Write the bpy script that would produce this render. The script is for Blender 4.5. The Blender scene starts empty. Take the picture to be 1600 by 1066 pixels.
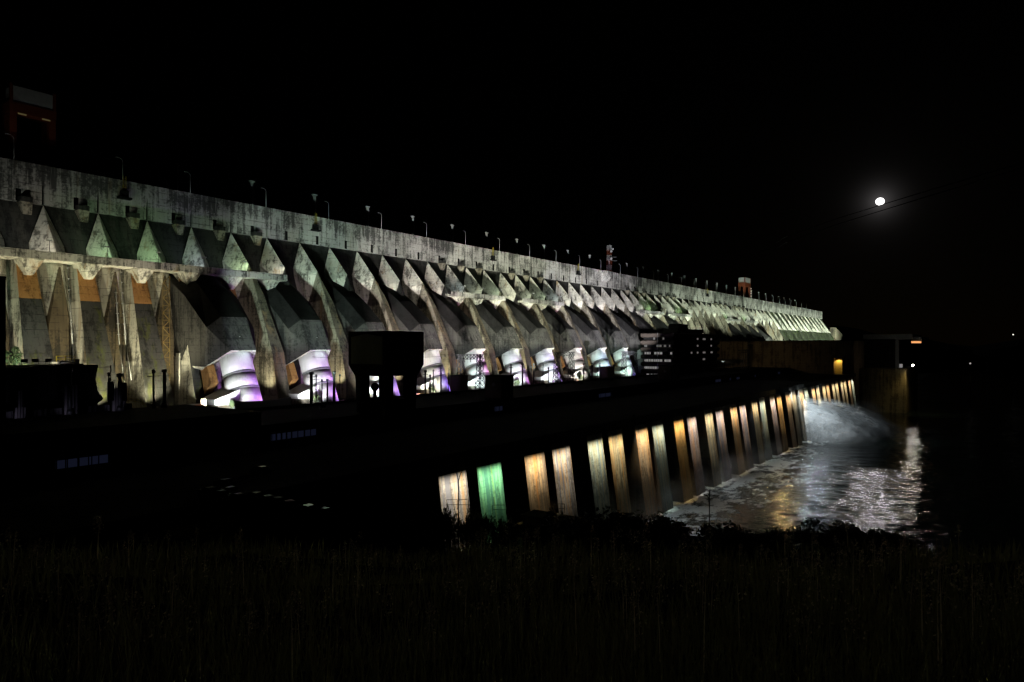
import bpy, bmesh, math, random
import numpy as np
from mathutils import Vector, Matrix
C = bpy.context.scene.collection
R = math.radians
rnd = random.Random(7)

# ------------------------------------------------------------------ camera
# the eye is the origin; +Y runs along the dam, -X is upstream, the river is at z = -60.4
THETA = math.atan2(761, 1067)
cam = bpy.data.cameras.new('camera'); cam_o = bpy.data.objects.new('camera', cam); C.objects.link(cam_o)
cam.sensor_width = 36; cam.lens = 36*1067/1600; cam.shift_y = 6/1600
cam.clip_start = 0.2; cam.clip_end = 12000
cam_o.rotation_euler = (R(90), 0, THETA)
bpy.context.scene.camera = cam_o
FW = Vector((-math.sin(THETA), math.cos(THETA), 0)); RT = Vector((math.cos(THETA), math.sin(THETA), 0)); UP = Vector((0, 0, 1))
def ray(px, py): return (FW*1067 + RT*(px-800) + UP*(539-py)).normalized()

# ------------------------------------------------------------------ night sky, moon light
S = bpy.context.scene
S.view_settings.view_transform = 'Standard'; S.view_settings.look = 'None'
S.view_settings.exposure = 0.2; S.view_settings.gamma = 1
S.cycles.use_denoising = True
S.cycles.max_bounces = 5; S.cycles.diffuse_bounces = 2; S.cycles.glossy_bounces = 3
S.cycles.volume_bounces = 0; S.cycles.transparent_max_bounces = 16
S.cycles.sample_clamp_indirect = 3
MOON = ray(1375, 315)
w = bpy.data.worlds.new("World"); S.world = w; w.use_nodes = True
wn, wl = w.node_tree.nodes, w.node_tree.links
bg = wn['Background']; sky = wn.new('ShaderNodeTexSky'); sky.sky_type = 'NISHITA'; sky.sun_disc = False
sky.sun_elevation = math.asin(MOON.z); sky.sun_rotation = math.atan2(MOON.x, MOON.y)
wl.new(sky.outputs[0], bg.inputs[0]); bg.inputs[1].default_value = 0.000012
# the glow of thin cloud around the moon
tc = wn.new('ShaderNodeTexCoord'); vn = wn.new('ShaderNodeVectorMath'); vn.operation = 'NORMALIZE'
wl.new(tc.outputs['Generated'], vn.inputs[0])
dt = wn.new('ShaderNodeVectorMath'); dt.operation = 'DISTANCE'; wl.new(vn.outputs[0], dt.inputs[0]); dt.inputs[1].default_value = MOON
def wmath(op, a, b=None):
    n = wn.new('ShaderNodeMath'); n.operation = op
    for i, v in enumerate((a, b)):
        if v is None: continue
        if isinstance(v, (int, float)): n.inputs[i].default_value = v
        else: wl.new(v, n.inputs[i])
    return n.outputs[0]
e1 = wmath('MULTIPLY', wmath('EXPONENT', wmath('MULTIPLY', dt.outputs['Value'], -105.0)), 0.08)
e2 = wmath('MULTIPLY', wmath('EXPONENT', wmath('MULTIPLY', dt.outputs['Value'], -24.0)), 0.0024)
bg2 = wn.new('ShaderNodeBackground'); bg2.inputs[0].default_value = (1, .93, .93, 1)
wl.new(wmath('ADD', e1, e2), bg2.inputs[1])
ads = wn.new('ShaderNodeAddShader'); wl.new(bg.outputs[0], ads.inputs[0]); wl.new(bg2.outputs[0], ads.inputs[1])
wl.new(ads.outputs[0], wn['World Output'].inputs[0])
sun = bpy.data.lights.new('moonlight', 'SUN'); sun.energy = 0.012; sun.angle = R(0.6); sun.color = (1, .93, .9)
sun_o = bpy.data.objects.new('moonlight', sun); C.objects.link(sun_o)
sun_o.rotation_euler = (-ray(1362, 296)).to_track_quat('-Z', 'Y').to_euler()

# ------------------------------------------------------------------ helpers
WATER = -60.4
N = math.hypot(761, 1067)
def Yat(px, Lp): return (N*Lp/(1561-px) - Lp*math.sin(THETA))/math.cos(THETA)    # where a line of sight meets a plane parallel to the dam
class MB:
    def __init__(s): s.v = []; s.f = []; s.mi = []; s.sm = []
    def add(s, vs, fs, mi=0, smooth=False):
        o = len(s.v); s.v += [tuple(v) for v in vs]
        for f in fs: s.f.append([i+o for i in f]); s.mi.append(mi); s.sm.append(smooth)
    def poly(s, pts, mi=0): s.add(pts, [list(range(len(pts)))], mi)
    def box(s, x0, x1, y0, y1, z0, z1, mi=0):
        x0, x1 = sorted((x0, x1)); y0, y1 = sorted((y0, y1)); z0, z1 = sorted((z0, z1))
        s.add([(x0,y0,z0),(x1,y0,z0),(x1,y1,z0),(x0,y1,z0),(x0,y0,z1),(x1,y0,z1),(x1,y1,z1),(x0,y1,z1)],
              [(0,3,2,1),(4,5,6,7),(0,1,5,4),(1,2,6,5),(2,3,7,6),(3,0,4,7)], mi)
    def loft(s, a, b, mi=0, caps=True, smooth=False):
        n = len(a)
        s.add(list(a)+list(b), [(i, (i+1)%n, n+(i+1)%n, n+i) for i in range(n)], mi, smooth)
        if caps: s.poly(list(a)[::-1], mi); s.poly(b, mi)
    def extrude_y(s, prof, y0, y1, mi=0): s.loft([(x,y0,z) for x,z in prof], [(x,y1,z) for x,z in prof], mi)
    def extrude_x(s, prof, x0, x1, mi=0): s.loft([(x0,y,z) for y,z in prof], [(x1,y,z) for y,z in prof], mi)
    def tube(s, p0, p1, r0, r1=None, n=8, mi=0, caps=True, smooth=True):
        r1 = r0 if r1 is None else r1
        p0, p1 = Vector(p0), Vector(p1); d = (p1-p0).normalized()
        a = d.orthogonal().normalized(); b = d.cross(a)
        ra = [p0+(a*math.cos(t)+b*math.sin(t))*r0 for t in [2*math.pi*i/n for i in range(n)]]
        rb = [p1+(a*math.cos(t)+b*math.sin(t))*r1 for t in [2*math.pi*i/n for i in range(n)]]
        s.add(ra+rb, [(i, (i+1)%n, n+(i+1)%n, n+i) for i in range(n)], mi, smooth)
        if caps: s.poly(ra[::-1], mi); s.poly(rb, mi)
    def bar(s, p0, p1, r, mi=0): s.tube(p0, p1, r, n=4, mi=mi, smooth=False)
    def path(s, pts, r, n=6, mi=0):
        for a, b in zip(pts[:-1], pts[1:]): s.tube(a, b, r, n=n, mi=mi)
    def ball(s, c, r, seg=10, rings=6, mi=0, sz=1):
        c = Vector(c); vs = []
        for i in range(rings+1):
            t = math.pi*i/rings
            for j in range(seg):
                p = 2*math.pi*j/seg
                vs.append(c+Vector((r*math.sin(t)*math.cos(p), r*math.sin(t)*math.sin(p), r*sz*math.cos(t))))
        s.add(vs, [(i*seg+j, i*seg+(j+1)%seg, (i+1)*seg+(j+1)%seg, (i+1)*seg+j) for i in range(rings) for j in range(seg)], mi, True)
    def mesh(s, name, mats, off=(0,0,0), fix=True):
        me = bpy.data.meshes.new(name)
        me.from_pydata([(x-off[0], y-off[1], z-off[2]) for x,y,z in s.v], [], s.f)
        for m in (mats if isinstance(mats, (list, tuple)) else [mats]): me.materials.append(m)
        me.polygons.foreach_set('material_index', s.mi); me.polygons.foreach_set('use_smooth', s.sm)
        if fix:
            b = bmesh.new(); b.from_mesh(me); bmesh.ops.remove_doubles(b, verts=b.verts, dist=1e-4)
            bmesh.ops.recalc_face_normals(b, faces=b.faces); b.to_mesh(me); b.free()
        me.update(); return me
    def build(s, name, mats, parent=None, loc=None, fix=True):
        """one mesh object; under a parent its points are taken in world space unless loc is given"""
        off = (0,0,0)
        if parent is not None and loc is None: off = base_of(parent)
        o = bpy.data.objects.new(name, s.mesh(name, mats, off, fix)); C.objects.link(o)
        if parent is not None: o.parent = parent
        if loc is not None: o.location = loc
        return o
def base_of(o):
    p = Vector(o.location)
    while o.parent: o = o.parent; p += Vector(o.location)
    return p
def tag(o, label=None, cat=None, group=None, kind=None):
    if label: o['label'] = label
    if cat: o['category'] = cat
    if group: o['group'] = group
    if kind: o['kind'] = kind
    return o
def thing(name, loc, label, cat, group=None, rz=0):
    o = bpy.data.objects.new(name, None); C.objects.link(o); o.location = loc; o.rotation_euler = (0,0,rz); o.empty_display_size = 1
    return tag(o, label, cat, group)
def copy_tree(o, parent=None):
    c = o.copy(); C.objects.link(c)
    if parent is not None: c.parent = parent
    for ch in list(o.children): copy_tree(ch, c)
    return c
def spot(name, loc, target, energy, color, size=60, blend=.6, radius=.25, parent=None, linear=False):
    l = bpy.data.lights.new(name, 'SPOT'); l.energy = energy; l.color = color; l.spot_size = R(size); l.spot_blend = blend; l.shadow_soft_size = radius
    if linear:
        l.use_nodes = True; nt = l.node_tree; em = nt.nodes['Emission']; fo = nt.nodes.new('ShaderNodeLightFalloff')
        fo.inputs['Strength'].default_value = 1.0; nt.links.new(fo.outputs['Constant'], em.inputs['Strength'])
    o = bpy.data.objects.new(name, l); C.objects.link(o)
    d = Vector(target)-Vector(loc); o.rotation_euler = d.to_track_quat('-Z', 'Y').to_euler()
    if parent is not None: o.parent = parent; o.location = Vector(loc)-base_of(parent)
    else: o.location = loc
    return o
def washer(name, loc, w, d, energy, color, spread, tilt, parent):
    l = bpy.data.lights.new(name, 'AREA'); l.shape = 'RECTANGLE'; l.size = d; l.size_y = w; l.energy = energy; l.color = color; l.spread = R(spread)
    o = bpy.data.objects.new(name, l); C.objects.link(o); o.parent = parent; o.location = Vector(loc)-base_of(parent); o.rotation_euler = (0, R(tilt), 0); return o
ORD = ('first second third fourth fifth sixth seventh eighth ninth tenth eleventh twelfth thirteenth fourteenth fifteenth sixteenth seventeenth '
       'eighteenth nineteenth twentieth twenty-first twenty-second twenty-third twenty-fourth twenty-fifth twenty-sixth twenty-seventh twenty-eighth '
       'twenty-ninth thirtieth thirty-first thirty-second thirty-third thirty-fourth thirty-fifth thirty-sixth thirty-seventh thirty-eighth').split()

# ------------------------------------------------------------------ materials
def plain(name, col, rough=.7, metal=0, emit=None, es=0):
    m = bpy.data.materials.new(name); m.use_nodes = True; b = m.node_tree.nodes['Principled BSDF']
    b.inputs['Base Color'].default_value = (*col, 1); b.inputs['Roughness'].default_value = rough; b.inputs['Metallic'].default_value = metal
    if emit: b.inputs['Emission Color'].default_value = (*emit, 1); b.inputs['Emission Strength'].default_value = es
    nt = m.node_tree                                        # a little unevenness in every paint
    g = nt.nodes.new('ShaderNodeNewGeometry'); n = nt.nodes.new('ShaderNodeTexNoise'); n.inputs['Scale'].default_value = .9; n.inputs['Detail'].default_value = 5
    nt.links.new(g.outputs['Position'], n.inputs['Vector'])
    mx = nt.nodes.new('ShaderNodeMix'); mx.data_type = 'RGBA'; mx.inputs[6].default_value = (*[c*.7 for c in col], 1); mx.inputs[7].default_value = (*[min(1, c*1.2) for c in col], 1)
    nt.links.new(n.outputs[0], mx.inputs[0]); nt.links.new(mx.outputs[2], b.inputs['Base Color'])
    return m
class NT:
    def __init__(s, m): s.nt = m.node_tree; s.n = s.nt.nodes; s.l = s.nt.links
    def put(s, sock, v):
        if isinstance(v, (int, float)): sock.default_value = v
        elif isinstance(v, (tuple, list)): sock.default_value = v if len(v) != 3 or sock.type == 'VECTOR' else (*v, 1)
        else: s.l.new(v, sock)
    def math(s, op, a, b=None, c=None, clamp=False):
        n = s.n.new('ShaderNodeMath'); n.operation = op; n.use_clamp = clamp
        for i, v in enumerate((a, b, c)):
            if v is not None: s.put(n.inputs[i], v)
        return n.outputs[0]
    def noise(s, vec, scale, detail=5, rough=.6, sc=(1,1,1)):
        mp = s.n.new('ShaderNodeMapping'); mp.inputs['Scale'].default_value = sc; s.l.new(vec, mp.inputs['Vector'])
        n = s.n.new('ShaderNodeTexNoise'); n.inputs['Scale'].default_value = scale; n.inputs['Detail'].default_value = detail; n.inputs['Roughness'].default_value = rough
        s.l.new(mp.outputs[0], n.inputs['Vector']); return n.outputs[0]
    def ramp(s, v, lo, hi):
        n = s.n.new('ShaderNodeMapRange'); n.interpolation_type = 'SMOOTHSTEP'; s.put(n.inputs[0], v); n.inputs[1].default_value = lo; n.inputs[2].default_value = hi
        return n.outputs[0]
    def mix(s, f, a, b, mode='MIX'):
        n = s.n.new('ShaderNodeMix'); n.data_type = 'RGBA'; n.blend_type = mode
        s.put(n.inputs[0], f); s.put(n.inputs[6], a); s.put(n.inputs[7], b); return n.outputs[2]
def concrete(name, clean, dirty, dirt=.5, lines=.45, rust=None, rust_amt=.25, pour=2.4, moss=None, top=None, stripe=None, vj=.6, bump=.5):
    m = bpy.data.materials.new(name); m.use_nodes = True; t = NT(m); b = t.n['Principled BSDF']
    g = t.n.new('ShaderNodeNewGeometry'); P = g.outputs['Position']; sp = t.n.new('ShaderNodeSeparateXYZ'); t.l.new(P, sp.inputs[0])
    streak = t.noise(P, .55, 6, .65, (1, 1, .07)); blotch = t.noise(P, .10, 6, .65); fine = t.noise(P, 1.1, 6, .7); drip = t.noise(P, 1.9, 4, .6, (1, 1, .035))
    dsum = t.math('ADD', t.math('ADD', t.math('MULTIPLY', streak, .55), t.math('MULTIPLY', blotch, .5)), t.math('MULTIPLY', fine, .34))
    if top: dsum = t.math('ADD', dsum, t.math('MULTIPLY', t.ramp(sp.outputs['Z'], top[0], top[1]), .055))     # rain dirt from the coping, plus the floodlight's upward fading put into the colour
    dmask = t.ramp(dsum, .735-.16*dirt, .87-.16*dirt)
    col = t.mix(dmask, clean, dirty)
    col = t.mix(t.math('MULTIPLY', t.ramp(drip, .56, .72), .45), col, [c*.45 for c in dirty])
    col = t.mix(t.math('MULTIPLY', t.ramp(drip, .42, .30), .55), col, [min(.72, c*1.45) for c in clean])
    if rust: col = t.mix(t.math('MULTIPLY', t.ramp(t.noise(P, .33, 5, .6, (1, 1, .09)), .62-.25*rust_amt, .80-.25*rust_amt), .9), col, rust)
    if moss: col = t.mix(t.math('MULTIPLY', t.ramp(t.noise(P, .22, 6, .7, (1, 1, .3)), .52, .68), .85), col, moss)
    # lifts of the pour and the joints of the shuttering
    jz = t.math('PINGPONG', t.math('ADD', sp.outputs['Z'], t.math('MULTIPLY', fine, .22)), pour/2)
    jy = t.math('PINGPONG', t.math('ADD', sp.outputs['Y'], t.math('MULTIPLY', fine, .22)), 2.83)
    wob = t.ramp(t.noise(P, .35, 3), .42, .6)
    ln = t.math('MAXIMUM', t.math('MULTIPLY', t.ramp(jz, .16, .02), wob), t.math('MULTIPLY', t.ramp(jy, .13, .02), t.math('MULTIPLY', wob, vj)))
    col = t.mix(t.math('MULTIPLY', ln, lines), col, [c*.25 for c in dirty])
    if stripe:      # broad vertical stains and, low down, the dark algae of the water's splash, each pier to its own height
        oi = t.n.new('ShaderNodeObjectInfo'); r = oi.outputs['Random']
        ty = t.math('ADD', sp.outputs['Y'], t.math('MULTIPLY', r, 90))
        cb = t.n.new('ShaderNodeCombineXYZ'); t.l.new(ty, cb.inputs[1]); t.l.new(t.math('MULTIPLY', sp.outputs['Z'], .02), cb.inputs[2])
        vs = t.noise(cb.outputs[0], .62, 6, .75)
        col = t.mix(t.math('MULTIPLY', t.ramp(vs, .52, .55), .9), col, stripe[0])
        col = t.mix(t.math('MULTIPLY', t.ramp(vs, .47, .41), .8), col, stripe[1])
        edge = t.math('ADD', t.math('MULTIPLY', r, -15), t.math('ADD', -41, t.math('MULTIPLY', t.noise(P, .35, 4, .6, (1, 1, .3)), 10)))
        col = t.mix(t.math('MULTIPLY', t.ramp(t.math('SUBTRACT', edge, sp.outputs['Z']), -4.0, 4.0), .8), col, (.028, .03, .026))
    t.l.new(col, b.inputs['Base Color']); b.inputs['Roughness'].default_value = .88; b.inputs['Specular IOR Level'].default_value = .25
    bp = t.n.new('ShaderNodeBump'); bp.inputs['Strength'].default_value = bump; bp.inputs['Distance'].default_value = .12
    t.l.new(t.math('SUBTRACT', t.math('MULTIPLY', fine, .7), ln), bp.inputs['Height']); t.l.new(bp.outputs[0], b.inputs['Normal'])
    return m
M = {}
M['band'] = concrete('crest_concrete', (.42,.41,.38), (.075,.075,.07), .46, .95, rust=(.20,.15,.09), rust_amt=.1, top=(49,58))
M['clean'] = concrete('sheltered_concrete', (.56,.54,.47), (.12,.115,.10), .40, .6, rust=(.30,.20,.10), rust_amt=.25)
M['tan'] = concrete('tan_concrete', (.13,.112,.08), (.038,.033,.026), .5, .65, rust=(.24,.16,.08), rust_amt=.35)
M['brownshade'] = concrete('brown_shade_concrete', (.085,.066,.040), (.022,.019,.014), .5, .6)  # dark brown puts the shade of the recessed buttress faces into the colour
M['infront'] = concrete('algae_grown_front', (.050,.050,.047), (.016,.016,.0155), .48, .75, moss=(.075,.085,.012))
M['infront'].node_tree.nodes['Principled BSDF'].inputs['Roughness'].default_value = .75
M['side'] = concrete('streaked_side_concrete', (.25,.225,.175), (.055,.05,.038), .5, .7, rust=(.22,.15,.08), rust_amt=.3)
M['grime_shade'] = concrete('algae_and_shade_concrete', (.036,.036,.033), (.013,.013,.0125), .5, .7)
M['hood'] = concrete('blackened_hood_concrete', (.060,.058,.054), (.018,.0175,.017), .5, .8)
M['hoodtop_shade'] = concrete('blackened_roof_and_shade', (.022,.021,.021), (.011,.0105,.0105), .5, .5)
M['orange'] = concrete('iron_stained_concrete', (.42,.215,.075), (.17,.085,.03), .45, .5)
M['moss'] = concrete('mossy_concrete', (.085,.095,.065), (.022,.027,.017), .5, .5, moss=(.10,.17,.012))
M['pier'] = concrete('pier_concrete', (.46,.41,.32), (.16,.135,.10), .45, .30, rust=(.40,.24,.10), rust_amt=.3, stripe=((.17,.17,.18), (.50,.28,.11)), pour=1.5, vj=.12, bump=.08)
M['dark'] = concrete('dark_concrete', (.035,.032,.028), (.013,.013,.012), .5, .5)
M['tanwall'] = concrete('panelled_tan_concrete', (.27,.20,.12), (.10,.072,.042), .5, .7)
M['roof'] = plain('roof_bitumen', (.010,.010,.0098), .95)
M['white'] = concrete('white_pipe_paint', (.78,.78,.77), (.68,.68,.67), .35, .0)
M['white'].node_tree.nodes['Principled BSDF'].inputs['Roughness'].default_value = .45
M['steel'] = plain('galvanised_steel', (.20,.205,.21), .5, .6)
M['darksteel'] = plain('dark_steel', (.035,.036,.04), .55, .5)
M['yellow'] = plain('yellow_paint', (.62,.50,.03), .5)
M['dull_yellow'] = plain('faded_yellow_paint', (.26,.20,.02), .6)
M['redsteel'] = plain('orange_red_crane_paint', (.11,.024,.008), .5)
M['clad'] = plain('grey_cladding', (.30,.31,.31), .6)
M['darkclad'] = plain('dark_corrugated_cladding', (.055,.06,.05), .6)
M['brown'] = plain('brown_cabinet_paint', (.085,.055,.03), .6)
M['orangebox'] = plain('orange_cabin_paint', (.62,.22,.10), .5)
M['rubber'] = plain('rubber', (.02,.02,.02), .8)
M['glass'] = plain('car_glass', (.02,.022,.025), .06)
M['black'] = plain('black_opening', (.012,.012,.012), .9)
for q in ('roof', 'dark', 'black'): M[q].node_tree.nodes['Principled BSDF'].inputs['Specular IOR Level'].default_value = .02
def glow(name, col, s): return plain(name, (.05,.05,.05), .6, 0, col, s)
M['win_blue'] = glow('dim_blue_window', (.38,.46,1), .010)
M['win_white'] = glow('office_window', (1,.97,.95), .17)
M['win_dim'] = glow('dim_office_window', (1,.95,.88), .09)
M['lamp_white'] = glow('lamp_glow', (1,.96,.88), 6)
M['lamp_warm'] = glow('warm_lamp_glow', (1,.72,.3), 5)
M['win_orange'] = glow('orange_window', (1,.42,.15), .9)
M['led_red'] = glow('red_marker_glow', (1,.2,.12), 1.2)

# ------------------------------------------------------------------ the dam
JOINT0 = 94.2
def Yj(j): return JOINT0 + 17*(j-1)
DAM0, DAM1 = 24.0, 1322.0
dam = thing('dam', (-258.3, JOINT0, -24), 'huge grey concrete buttress dam lit by floodlights, a pale band of wall along its crest', 'dam')
def dx(l): return -l
# crest wall: a vertical band with a grooved front, niches at its foot
def crest():
    m = MB(); F = 258.3; zb, zt = 46.6, 58.4; dpt = .9
    ys = sorted(set([DAM0] + [Yj(j) for j in range(-3, 74)] + [DAM1]))
    ys = [y for y in ys if DAM0 <= y <= DAM1]
    for y0, y1 in zip(ys[:-1], ys[1:]):
        a, b = y0+.42, y1-.42; mid = (y0+y1)/2+1.4
        zn = 50.6; s0, s1 = mid-.75, mid+.75
        def q(ya, yb, za, zb_, ta=0, tb=0): m.poly([(-F,ya,za),(-F,yb,za),(-F,yb-tb,zb_),(-F,ya+ta,zb_)])
        # front with a joint that narrows upward on either side and a niche at the foot
        ju = 54.6
        m.poly([(-F,a,zb),(-F,s0,zb),(-F,s0,zn),(-F,a,zn)]); m.poly([(-F,s1,zb),(-F,b,zb),(-F,b,zn),(-F,s1,zn)])
        m.poly([(-F,a,zn),(-F,b,zn),(-F,y1-.06,ju),(-F,y0+.06,ju)])
        m.poly([(-F,y0,ju),(-F,y1,ju),(-F,y1,zt),(-F,y0,zt)])
        B = F+dpt
        for ya, yb in ((a, y0+.06), (b, y1-.06)):
            m.poly([(-F,ya,zb),(-F,ya,zn),(-B,ya,zn),(-B,ya,zb)]); m.poly([(-F,ya,zn),(-F,yb,ju),(-B,yb,ju),(-B,ya,zn)])
        m.poly([(-B,y0-.42,zb),(-B,y0+.42,zb),(-B,y0+.42,ju),(-B,y0-.42,ju)], 1)
        m.poly([(-F,s0,zb),(-F,s0,zn),(-B,s0,zn),(-B,s0,zb)], 1); m.poly([(-F,s1,zb),(-F,s1,zn),(-B,s1,zn),(-B,s1,zb)], 1)
        m.poly([(-F,s0,zn),(-F,s1,zn),(-B,s1,zn),(-B,s0,zn)], 1); m.poly([(-B,s0,zb),(-B,s1,zb),(-B,s1,zn),(-B,s0,zn)], 1)
        m.poly([(-F,a,zb),(-F,b,zb),(-B,b,zb),(-B,a,zb)])
    B = F+dpt
    m.poly([(-B,DAM0,zb),(-B,DAM1,zb),(-260.4,DAM1,zb-.05),(-260.4,DAM0,zb-.05)])
    m.box(-F, -272, DAM0, DAM1, zt, zt+.35, 0)             # road slab
    m.box(-F-.05, -F-.45, DAM0, DAM1, zt+.35, zt+1.2, 0)   # parapet
    m.box(-271.5, -272, DAM0, DAM1, zt+.35, zt+1.2, 0)
    m.poly([(-F,DAM1,zb),(-272,DAM1,zb),(-272,DAM1,zt),(-F,DAM1,zt)]); m.poly([(-272,DAM0,zb),(-272,DAM1,zb),(-272,DAM1,zt),(-272,DAM0,zt)])
    return m
crest().build('crest_wall', [M['band'], M['black']], dam, fix=False)
def back(z): return 260.4-.30*(47-max(z, 18))
m = MB()
prof = [(-back(z), z) for z in (46.55, 34, 18, -24)] + [(-262,-24), (-272,46.4), (-262,46.5)]
m.extrude_y(prof, DAM0, 960); m.build('face_wall', M['grime_shade'], dam)
m = MB()
prof = [(-260.0,46.55), (-252,34), (-235,4), (-219,-24)] + [(-262,-24), (-272,46.4)]
m.extrude_y(prof, 960.05, DAM1-2); m.build('face_wall', M['moss'], dam)
# buttresses: a pointed head with a chamfer on either side, then a sloping front
def buttress(L, Md, T, Rr, front, w=5.1):
    m = MB(); A = (-258.3, 0, 46.3); zb = -24
    P = lambda q, s: (-q[0], s*q[1], q[2])
    for s in (-1, 1):
        l, d, t_, r = P(L, s), P(Md, s), P(T, s), P(Rr, s)
        m.poly([A, d, r]); m.poly([d, t_, r]); m.poly([A, l, d]); m.poly([l, (-back(T[2])-1, s*L[1], T[2]-2), t_, d])
        f = [P(q, s) for q in front]; bk = [(-253, s*T[1], q[2]) for q in front]
        m.poly([r, t_, (-253, s*T[1], T[2]), bk[0], f[0]], 2)
        for k in range(len(f)-1): m.poly([f[k], bk[k], bk[k+1], f[k+1]], 2)
    rl, rr = P(Rr, -1), P(Rr, 1); m.poly([A, rl, rr], 0)
    q = [Rr]+front
    for a, b in zip(q[:-1], q[1:]): m.poly([P(a,-1), P(b,-1), P(b,1), P(a,1)], 1)
    return m
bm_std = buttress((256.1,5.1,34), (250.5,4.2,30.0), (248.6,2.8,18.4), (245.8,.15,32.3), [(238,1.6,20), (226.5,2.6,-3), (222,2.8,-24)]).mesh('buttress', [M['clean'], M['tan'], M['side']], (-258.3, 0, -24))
bm_even = buttress((256.1,5.1,34), (250.5,4.2,30.0), (248.0,2.8,20), (245.8,.15,32.3), [(243.5,1.2,24), (240,2.6,8), (238,2.8,-24)]).mesh('buttress', [M['clean'], M['grime_shade'], M['hoodtop_shade']], (-258.3, 0, -24))  # front and side use darker materials to paint the shade above the hood
bm_left = buttress((255.5,5.1,33), (251,4.2,27), (246.6,3.2,9.4), (245.7,.3,25), [(245.5,3.2,4.6), (245.2,3.4,-24)]).mesh('buttress', [M['clean'], M['brownshade'], M['brownshade']], (-258.3, 0, -24))
bm_plain = buttress((256.8,4.6,36), (252,3.8,33), (249,2.6,20), (246.5,.15,35), [(240,1.6,22), (228,2.6,-3), (222,2.8,-24)]).mesh('buttress', [M['clean'], M['tan'], M['side']], (-258.3, 0, -24))
def child(name, me, parent, dy):
    o = bpy.data.objects.new(name, me); C.objects.link(o); o.parent = parent; o.location = (0, dy-base_of(parent).y, 0); return o
for j in range(-2, 52):
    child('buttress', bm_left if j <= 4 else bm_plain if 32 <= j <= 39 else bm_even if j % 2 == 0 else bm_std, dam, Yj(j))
for i in range(13):                                    # short ribs of the far wing
    y = 970+27.2*i; m = MB()
    m.loft([(-260,y-1.6,46.3),(-258.3,y-1.2,46.3),(-258.3,y+1.2,46.3),(-260,y+1.6,46.3)], [(-246,y-1.9,22),(-239.5,y-1.6,20),(-239.5,y+1.6,20),(-246,y+1.9,22)])
    m.build('rib', M['clean'], dam)
# sloping walls that fill the gap between buttresses where there is a walkway
INF = [51+17*i for i in range(8)] + [289.7, 306.7, 323.7, 357.7, 374.7, 391.7, 527.7, 544.7, 561.7, 595.7, 612.7, 629.7, 748.7, 765.7, 782.7, 816.7, 833.7, 850.7]
def infill():
    m = MB()
    rings = [(247.2, 2.4, 28.0), (242.5, 3.05, 14.3), (235.7, 4.0, -5.6), (229.3, 5.0, -24)]
    for k, (a, b) in enumerate(zip(rings[:-1], rings[1:])):
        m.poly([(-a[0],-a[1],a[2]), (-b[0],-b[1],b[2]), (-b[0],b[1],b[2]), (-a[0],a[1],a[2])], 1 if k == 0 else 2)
        for s in (-1, 1): m.poly([(-a[0],s*a[1],a[2]), (-b[0],s*b[1],b[2]), (-252.6, s*(b[1]*.55+1.6), b[2]), (-253.2, s*(a[1]+.6), a[2])], 0)
    a = rings[0]; m.poly([(-a[0],-a[1],a[2]), (-a[0],a[1],a[2]), (-back(28)-1,3,28), (-back(28)-1,-3,28)])
    return m
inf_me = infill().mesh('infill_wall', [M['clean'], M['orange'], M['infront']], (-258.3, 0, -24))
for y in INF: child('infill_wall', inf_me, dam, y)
# hoods over the penstocks
def hood():
    m = MB(); P = [(252,30.3), (239,21.6), (225,10.0)]
    for a, b in zip(P[:-1], P[1:]):
        m.poly([(-a[0],-5,a[1]), (-b[0],-5,b[1]), (-b[0],5,b[1]), (-a[0],5,a[1])], 1)
    S0 = [(252,26.2), (239,17.6), (227,6.2)]
    for s in (-1, 1):
        for k in (0, 1): m.poly([(-P[k][0],s*5,P[k][1]), (-P[k+1][0],s*5,P[k+1][1]), (-S0[k+1][0],s*(9.4 if k else 10.6),S0[k+1][1]), (-S0[k][0],s*(10.6 if k else 11.3),S0[k][1])], 1)
        m.poly([(-225,s*5,10), (-219,s*5,-2), (-227,s*9.4,6.2)]); m.poly([(-219,s*5,-2), (-228,s*9.4,-7.8), (-227,s*9.4,6.2)])
        m.poly([(-252,s*11.3,26.2), (-239,s*10.6,17.6), (-227,s*9.4,6.2), (-228,s*9.4,-7.8), (-240,s*10.4,-7.4), (-252,s*11.3,0)])
        m.poly([(-219,s*5,-2), (-228,s*9.4,-7.8), (-231,s*8.8,-9.0), (-223.2,s*4.6,-4.0)], 2)
        m.poly([(-231,s*8.8,-9.0), (-228,s*9.4,-7.8), (-240,s*10.4,-7.4), (-240,s*8.8,-7.5)], 2); m.poly([(-231,s*8.8,-9.0), (-240,s*8.8,-7.5), (-240,s*4.6,-2.0), (-223.2,s*4.6,-4.0)], 2)
    m.poly([(-225,-5,10), (-219,-5,-2), (-219,5,-2), (-225,5,10)])
    m.poly([(-219,-5,-2), (-219,5,-2), (-223.2,4.6,-4.0), (-223.2,-4.6,-4.0)], 2); m.poly([(-223.2,-4.6,-4.0), (-223.2,4.6,-4.0), (-240,4.6,-2.0), (-240,-4.6,-2.0)], 2)
    return m
hood_me = hood().mesh('penstock_hood', [M['hood'], M['hoodtop_shade'], M['clean']], (-258.3, 0, -24))
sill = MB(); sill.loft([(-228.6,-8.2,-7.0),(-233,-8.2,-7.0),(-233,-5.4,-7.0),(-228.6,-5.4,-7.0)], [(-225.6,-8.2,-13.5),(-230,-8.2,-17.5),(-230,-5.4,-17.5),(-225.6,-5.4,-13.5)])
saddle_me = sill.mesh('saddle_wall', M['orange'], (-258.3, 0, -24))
sw = MB(); sw.box(-242, -244, -11.2, 11.2, -24, -3)
back_me = sw.mesh('recess_wall', M['clean'], (-258.3, 0, -24))
HOODS = [142.5+34*k for k in range(14)]
for y in HOODS + [750, 784, 818, 852]: child('penstock_hood', hood_me, dam, y)
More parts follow.
